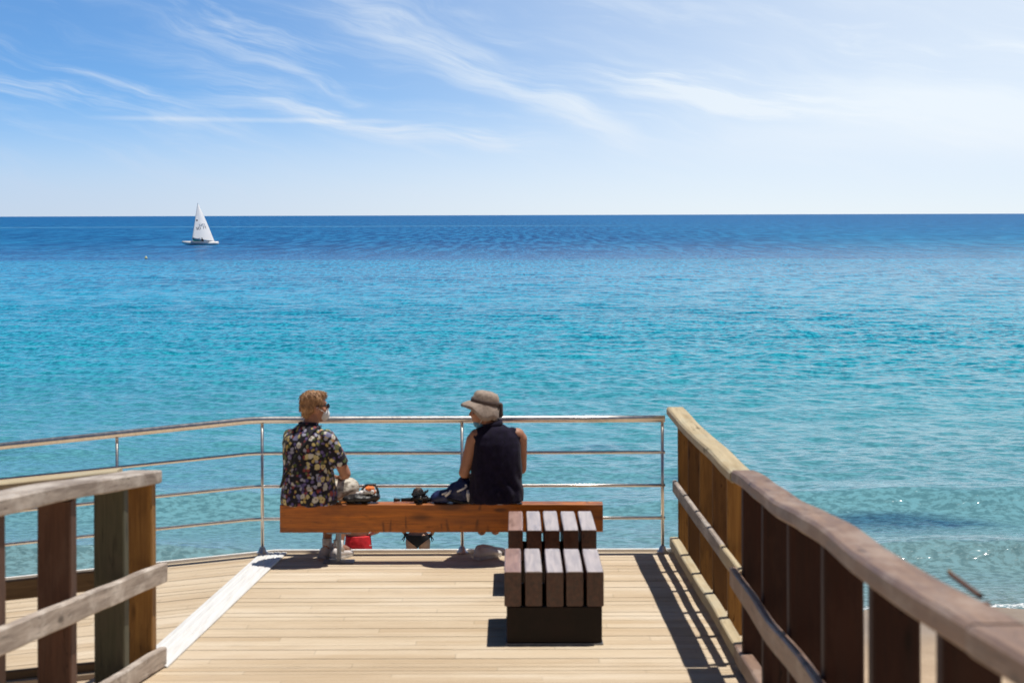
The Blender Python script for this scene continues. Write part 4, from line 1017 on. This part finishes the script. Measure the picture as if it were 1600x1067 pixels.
# ------------------------------------------------------------------ things on and around the bench
def soft(name, parts, voxel, m, parent, disp, sm=4):
    bm = bmesh.new()
    for p in parts:
        if p[0] == 'e': add_ell(bm, p[1], p[2], p[3] if len(p) > 3 else None)
        else: add_cap(bm, *p[1:])
    return remeshed(name, bm, voxel, m, parent, sm, disp)
def px(x, y, Y): return Vector(((x - 800) * Y / F, Y, CAM_Z - (y - 336) * Y / F))
def objects_on_bench():
    zt = 0.452; yc = YB + 0.07
    # black handbag with a scarf tied on it, right of the floral shirt
    t = thing('handbag', (-1.145, yc, zt), 'black handbag with an orange and white scarf, on the bench beside the floral shirt', 'handbag')
    soft('bag', [('e', (0.0, 0, 0.035), (0.125, 0.075, 0.036)), ('e', (0.09, 0, 0.045), (0.05, 0.06, 0.04)), ('e', (-0.09, -0.01, 0.03), (0.06, 0.06, 0.028))], 0.007, M['black_bag'], t, fold(20, 0.006))
    soft('scarf', [('e', (0.055, 0.0, 0.085), (0.055, 0.045, 0.026)), ('e', (0.0, 0.01, 0.07), (0.05, 0.04, 0.02))], 0.006, M['white_cloth'], t, fold(30, 0.012))
    soft('scarf_trim', [('e', (0.06, -0.01, 0.108), (0.042, 0.034, 0.016)), ('e', (0.095, -0.02, 0.085), (0.014, 0.02, 0.02))], 0.005, M['orange_cloth'], t, fold(40, 0.008))
    bm = bmesh.new(); add_tube(bm, [(-0.03, 0.0, 0.06), (0.03, 0.02, 0.13), (0.10, 0.02, 0.135), (0.125, 0.0, 0.08), (0.12, 0, 0.04)], 0.010, 8); bm_obj('handle', bm, M['black_bag'], t, True)
    # navy rucksack beside the vest
    t = thing('rucksack', (-0.45, yc, zt), 'navy rucksack with white markings, slumped against the person in the vest', 'rucksack')
    soft('bag', [('e', (0.05, 0, 0.085), (0.115, 0.085, 0.085), Matrix.Rotation(R(-24), 3, 'Y')), ('e', (0.08, 0, 0.12), (0.07, 0.075, 0.07)), ('e', (-0.06, 0, 0.048), (0.125, 0.082, 0.052), Matrix.Rotation(R(-10), 3, 'Y')), ('e', (0.11, 0.0, 0.05), (0.07, 0.08, 0.05))], 0.008, M['navy_bag'], t, fold(14, 0.012))
    bm = bmesh.new()
    add_tube(bm, [(0.03, -0.088, 0.095), (0.075, -0.088, 0.115), (0.105, -0.082, 0.135)], 0.007, 8); add_tube(bm, [(0.10, -0.082, 0.148), (0.09, -0.083, 0.138)], 0.006, 8)
    add_tube(bm, [(-0.06, -0.083, 0.062), (-0.03, -0.088, 0.085), (-0.02, -0.088, 0.105)], 0.009, 8); add_tube(bm, [(-0.085, -0.078, 0.072), (-0.045, -0.083, 0.090)], 0.006, 8)
    bm_obj('white_marking', bm, M['white_cloth'], t, True)
    bm = bmesh.new(); add_tube(bm, [(-0.12, -0.02, 0.05), (-0.02, -0.09, 0.035), (0.08, -0.10, 0.012), (0.15, -0.06, 0.01)], 0.010, 8); bm_obj('strap', bm, M['dark_cloth'], t, True)
    # crumpled white cloth between rucksack and vest
    soft_o = soft('folded_cloth', [('e', (0, 0, 0.05), (0.016, 0.05, 0.055)), ('e', (0.012, 0.0, 0.075), (0.012, 0.03, 0.035))], 0.006, M['white_cloth'], None, fold(30, 0.01))
    soft_o.location = (-0.335, yc - 0.06, zt); tag(soft_o, 'small white cloth tucked between the navy rucksack and the dark vest', 'cloth')
    # camera with its strap heaped
    t = thing('camera', (-0.70, yc, zt), 'small black camera with a coiled strap lying on the bench, left of the rucksack', 'camera')
    bm = bmesh.new(); add_box(bm, (-0.06, -0.03, 0.0), (0.06, 0.03, 0.055)); bmesh.ops.bevel(bm, geom=bm.edges[:], offset=0.010, segments=3, affect='EDGES'); bm_obj('housing', bm, M['black_bag'], t, True)
    bm = bmesh.new(); add_lathe(bm, [(0.026, 0.0), (0.027, 0.01), (0.024, 0.035), (0.02, 0.036), (0.018, 0.03)], 18, Matrix.Translation((0, -0.03, 0.03)) @ Matrix.Rotation(R(90), 4, 'X')); bm_obj('lens', bm, M['lens'], t, True)
    for k in range(3):
        bm = bmesh.new(); add_tube(bm, [(0.05 * math.cos(q) * (1 - 0.2 * k) - 0.015 + 0.02 * k, 0.03 * math.sin(q), 0.062 + 0.010 * k + 0.012 * math.sin(2 * q + k)) for q in np.linspace(0, 5.6, 22)], 0.0065, 8); bm_obj('strap', bm, M['dark_cloth'], t, True)
    # folded umbrella lying along the bench
    t = thing('umbrella', (-0.76, yc + 0.02, zt + 0.018), 'folded black umbrella lying along the bench top behind the camera', 'umbrella')
    bm = bmesh.new(); add_tube(bm, [(-0.09, 0, 0), (0.0, 0, 0.002), (0.12, 0, 0), (0.20, 0, 0)], [0.013, 0.017, 0.018, 0.012], 12); bm_obj('canopy', bm, M['dark_cloth'], t, True)
    bm = bmesh.new(); add_tube(bm, [(-0.145, 0, 0), (-0.13, 0, 0), (-0.095, 0, 0)], [0.014, 0.015, 0.011], 12); bm_obj('handle', bm, M['black_bag'], t, True)
    # phone beside the vest
    bm = bmesh.new(); add_box(bm, (-0.075, -0.036, 0), (0.075, 0.036, 0.009)); bmesh.ops.bevel(bm, geom=bm.edges[:], offset=0.003, segments=2, affect='EDGES')
    o = bm_obj('phone', bm, M['lens']); o.location = (-0.045, YB + 0.035, zt); tag(o, 'black phone lying flat on the bench edge behind the vest', 'phone')
    # the pair of white shoes taken off
    for k, (x, y, a, lab) in enumerate(((-0.185, 14.86, R(-52), 'white sneaker on the deck under the bench, half hidden behind its pair'), (-0.20, 14.74, R(-38), 'white sneaker on the deck under the bench, the nearer one of the pair'))):
        s_ = shoe('sneaker', (x, y, 0.006), a, M['shoe'], None, s=1.02); tag(s_, lab, 'shoe', 'pair of white sneakers')
    # timber offcut sticking out beyond the right fence
objects_on_bench()
def broken_rail():
    p0 = px(1484, 903, 5.25); p1 = px(1530, 937, 4.85)
    t = thing('broken_plank', p1, 'splintered red brown plank end sticking up behind the near right rail', 'plank')
    inv = t.matrix_world.inverted(); d = (p1 - p0)
    beam_between('plank', p1, p0, 0.016, 0.013, M['post_brown'], t, (0, 0, 1), inv, seed=201, wob=0.004, seg=8, bev=0.004)
    timber('stake', 0.62, 0.03, 0.024, M['post_brown'], t, inv @ frame(p1 + Vector((0, 0, -0.01)), (0, 0, -1), (1, 0, 0)), seed=9, seg=4, bev=0.004)
    bm = bmesh.new(); add_cap(bm, inv @ (p0 + Vector((0, 0, 0.008))), 0.007, inv @ (p0 + Vector((-0.004, 0.010, 0.016))), 0.004, 8); bm_obj('splinter', bm, M['post_tan'], t)
broken_rail()

# ------------------------------------------------------------------ dinghy and buoys
def text_mesh(s, size, m, parent, mw, name):
    c = bpy.data.curves.new('t', 'FONT'); c.body = s; c.size = size; c.extrude = 0.004; c.offset = 0.012
    o = bpy.data.objects.new('t', c); COL.objects.link(o)
    dg = bpy.context.evaluated_depsgraph_get(); dg.update()
    me = bpy.data.meshes.new_from_object(o.evaluated_get(dg)); bpy.data.objects.remove(o)
    me.name = name; me.materials.clear(); return link(name, me, m, parent, mw)
def dinghy():
    Yb = -(SEA_Z - CAM_Z) * F / (383 - 337.5); k = Yb / F       # metres per photo pixel there
    X0 = (318 - 800) * k
    t = thing('sailing_dinghy', (X0, Yb, SEA_Z), 'white single-sail dinghy with dark numbers on its sail, out on the blue water', 'sailboat')
    m = lambda px_, up: ((px_ - 318) * k, up * k)
    # hull: bow at the left
    bm = bmesh.new(); rows = []
    L0, L1 = m(284, 0)[0], m(341, 0)[0]
    for u in np.linspace(0, 1, 22):
        x = L0 + (L1 - L0) * u; hw = 0.95 * (math.sin(min(1, u * 1.5 + 0.04) * math.pi / 2) ** 0.8) * (1 - 0.25 * max(0, u - 0.6) / 0.4); hw = max(hw, 0.03)
        top = 0.62 + 0.10 * (1 - u) ** 2 - (0.0); bot = -0.15 + 0.55 * (1 - min(1, u * 3.2)) ** 2
        rows.append([bm.verts.new((x, hw * a, top + (bot - top) * b)) for a, b in ((-0.0, -0.10), (-0.35, -0.08), (-0.62, 0.0), (-0.80, 0.22), (-1.0, 0.66), (-0.7, 0.9), (0, 1.0), (0.7, 0.9), (1.0, 0.66), (0.80, 0.22), (0.62, 0.0), (0.35, -0.08))])
    n = 12
    for a, b in zip(rows, rows[1:]):
        for j in range(n): bm.faces.new((a[j], a[(j+1) % n], b[(j+1) % n], b[j]))
    bm.faces.new(rows[0][::-1]); bm.faces.new(rows[-1])
    hull = bm_obj('hull', bm, M['hull'], t, True)
    bm = bmesh.new(); add_tube(bm, [(L0 + (L1 - L0) * u, -0.96 * (math.sin(min(1, u * 1.5 + 0.04) * math.pi / 2) ** 0.8) * (1 - 0.25 * max(0, u - 0.6) / 0.4) * 0.93 + 0.02, 0.10) for u in np.linspace(0.38, 0.95, 14)], 0.07, 8)
    bm_obj('waterline_stripe', bm, M['teal_paint'], hull, True)
    ml = lambda px_, py_: Vector(((px_ - 318) * k, 0.0, (383 - py_) * k))
    # sail, bellied
    luff0, head_, clew = ml(300.8, 372.5), ml(313.2, 318.0), ml(335.0, 378.0)
    bm = bmesh.new(); NU, NV = 16, 26; grid = []
    for j in range(NV + 1):
        v = j / NV; a = luff0.lerp(head_, v); a.x -= 0.35 * k * 8 * math.sin(v * math.pi) * 0.18
        b = clew.lerp(head_, v); b.x += 0.10 * math.sin(v * math.pi)
        row = []
        for i in range(NU + 1):
            u = i / NU; p = a.lerp(b, u); p.y += 0.55 * math.sin(u * math.pi) * (1 - v) ** 0.6 + 0.5 * u * (0.3 + v) * (1 - v) ** 0.7; p.z -= 0.12 * math.sin(u * math.pi) * (1 - v) ** 6; p.y -= 0.42 * max(0.0, p.z - 0.6)
            row.append(bm.verts.new(p))
        grid.append(row)
    for a, b in zip(grid, grid[1:]):
        for i in range(NU): bm.faces.new((a[i], a[i+1], b[i+1], b[i]))
    sail = bm_obj('sail', bm, M['sail'], t, True)
    sm = sail.modifiers.new('thickness', 'SOLIDIFY'); sm.thickness = 0.01
    # lettering stands just off the cloth
    def mark(s, size, px_, py_, mm, flip=False):
        mw = Matrix.Translation(ml(px_, py_) + Vector((0, -0.10 - 0.42 * (ml(px_, py_).z - 0.6), 0))) @ Matrix.Rotation(R(23), 4, 'X') @ Matrix.Rotation(R(90), 4, 'X') @ Matrix.Rotation(R(7), 4, 'Z')
        if flip: mw = mw @ Matrix.Diagonal((-1, 1, 1, 1))
        text_mesh(s, size, mm, sail, mw, 'sail_number')
    mark('SD', 6.2 * k, 308.2, 359.4, M['ink']); mark('71', 6.2 * k, 318.6, 358.0, M['ink'])
    mark('1763', 5.2 * k, 323.0, 353.0, M['ink_pale'], True)
    bm = bmesh.new(); c = ml(310, 344.5); add_lathe(bm, [(0.02, -0.01), (1.6 * k, -0.008), (1.6 * k, 0.008), (0.02, 0.01)], 5, Matrix.Translation(c + Vector((0, -0.05 - 0.42 * (c.z - 0.6), 0))) @ Matrix.Rotation(R(23), 4, 'X') @ Matrix.Rotation(R(90), 4, 'X')); bm_obj('emblem', bm, M['ink_red'], sail)
    mark('l', 3.2 * k, 303.0, 373.5, M['ink'])
    bm = bmesh.new(); c = ml(311, 373.0); add_box(bm, (-2 * k, -0.01, -0.5 * k), (2 * k, 0.01, 0.5 * k), Matrix.Translation(c + Vector((0, -0.12, 0))) @ Matrix.Rotation(R(-14), 4, 'Y')); bm_obj('sail_patch', bm, M['ink_pale'], sail)
    bm = bmesh.new(); mb = ml(301.5, 380); add_tube(bm, [mb, luff0 + Vector((-0.05, 0.07, 0)), head_ + Vector((-0.02, 0.10 - 0.42 * (head_.z - 0.6), 0.1))], [0.06, 0.055, 0.03], 8); bm_obj('mast', bm, M['hull'], t, True)
    bm = bmesh.new(); add_tube(bm, [luff0 + Vector((0, 0.02, -0.10)), clew + Vector((0.1, 0.4, -0.06))], 0.05, 8); bm_obj('boom', bm, M['dark_steel'], t, True)
    bm = bmesh.new()
    v = [bm.verts.new(p) for p in (ml(301, 374), ml(301, 378), ml(316, 379.5), ml(314, 376))]; bm.faces.new(v)
    spr = bm_obj('deck_cover', bm, M['teal_paint'], t); s2 = spr.modifiers.new('thickness', 'SOLIDIFY'); s2.thickness = 0.06
    # sailor, leaning low in the cockpit
    s = thing('person', (X0 - 0.1, Yb - 0.15, SEA_Z + 0.55), 'sailor in dark clothing crouching low in the white dinghy', 'person')
    bm = bmesh.new(); add_ell(bm, (0, 0, 0.12), (0.2, 0.16, 0.14)); add_cap(bm, (0, 0, 0.15), 0.15, (-0.12, 0.0, 0.5), 0.16); add_cap(bm, (-0.13, 0, 0.55), 0.06, (-0.17, 0, 0.68), 0.055); head(bm, (-0.2, 0.0, 0.76), R(90))
    for sy in (-1, 1):
        add_cap(bm, (-0.12, sy * 0.19, 0.5), 0.055, (0.1, sy * 0.25, 0.3), 0.042); add_cap(bm, (0.1, sy * 0.25, 0.3), 0.042, (-0.12, sy * 0.2, 0.2), 0.03); hand(bm, (-0.12, sy * 0.2, 0.2), (-1, 0, -0.2), (0, 0, -1), sy, 1.0, 0.6)
        add_cap(bm, (0, sy * 0.1, 0.1), 0.09, (-0.42, sy * 0.12, 0.22), 0.06); add_cap(bm, (-0.42, sy * 0.12, 0.22), 0.058, (-0.45, sy * 0.12, -0.1), 0.038)
        foot(bm, (-0.45, sy * 0.12, -0.08), (-0.6, sy * 0.12, -0.13))
    remeshed('body', bm, 0.014, M['skin'], s, 3)
    bm = bmesh.new(); add_ell(bm, (0, 0, 0.12), (0.225, 0.19, 0.16)); add_cap(bm, (0, 0, 0.15), 0.18, (-0.12, 0.0, 0.48), 0.185); add_cap(bm, (-0.12, -0.19, 0.5), 0.075, (0.1, -0.25, 0.3), 0.065); add_cap(bm, (-0.12, 0.19, 0.5), 0.075, (0.1, 0.25, 0.3), 0.065)
    remeshed('wetsuit', bm, 0.015, M['dark_cloth'], s, 3)
    bm = bmesh.new(); add_ell(bm, (-0.19, 0, 0.79), (0.1, 0.09, 0.09)); bm_obj('hair', bm, M['hair_dark'], s, True)
dinghy()
def buoy(px_, py_, r, m, label):
    Y = (CAM_Z - SEA_Z) * F / (py_ - 337.0); t = thing('buoy', ((px_ - 800) * Y / F, Y, SEA_Z), label, 'buoy')
    bm = bmesh.new(); add_ell(bm, (0, 0, r * 0.45), (r, r, r)); bm_obj('float', bm, m, t, True)
    bm = bmesh.new(); add_lathe(bm, [(r * 0.45, r * 1.3), (r * 0.32, r * 1.7), (r * 0.2, r * 1.75), (r * 0.12, r * 2.1)], 12); bm_obj('cap', bm, m, t, True)
buoy(228, 404, 0.19, M['buoy'], 'pale yellow mooring buoy floating left of the dinghy')
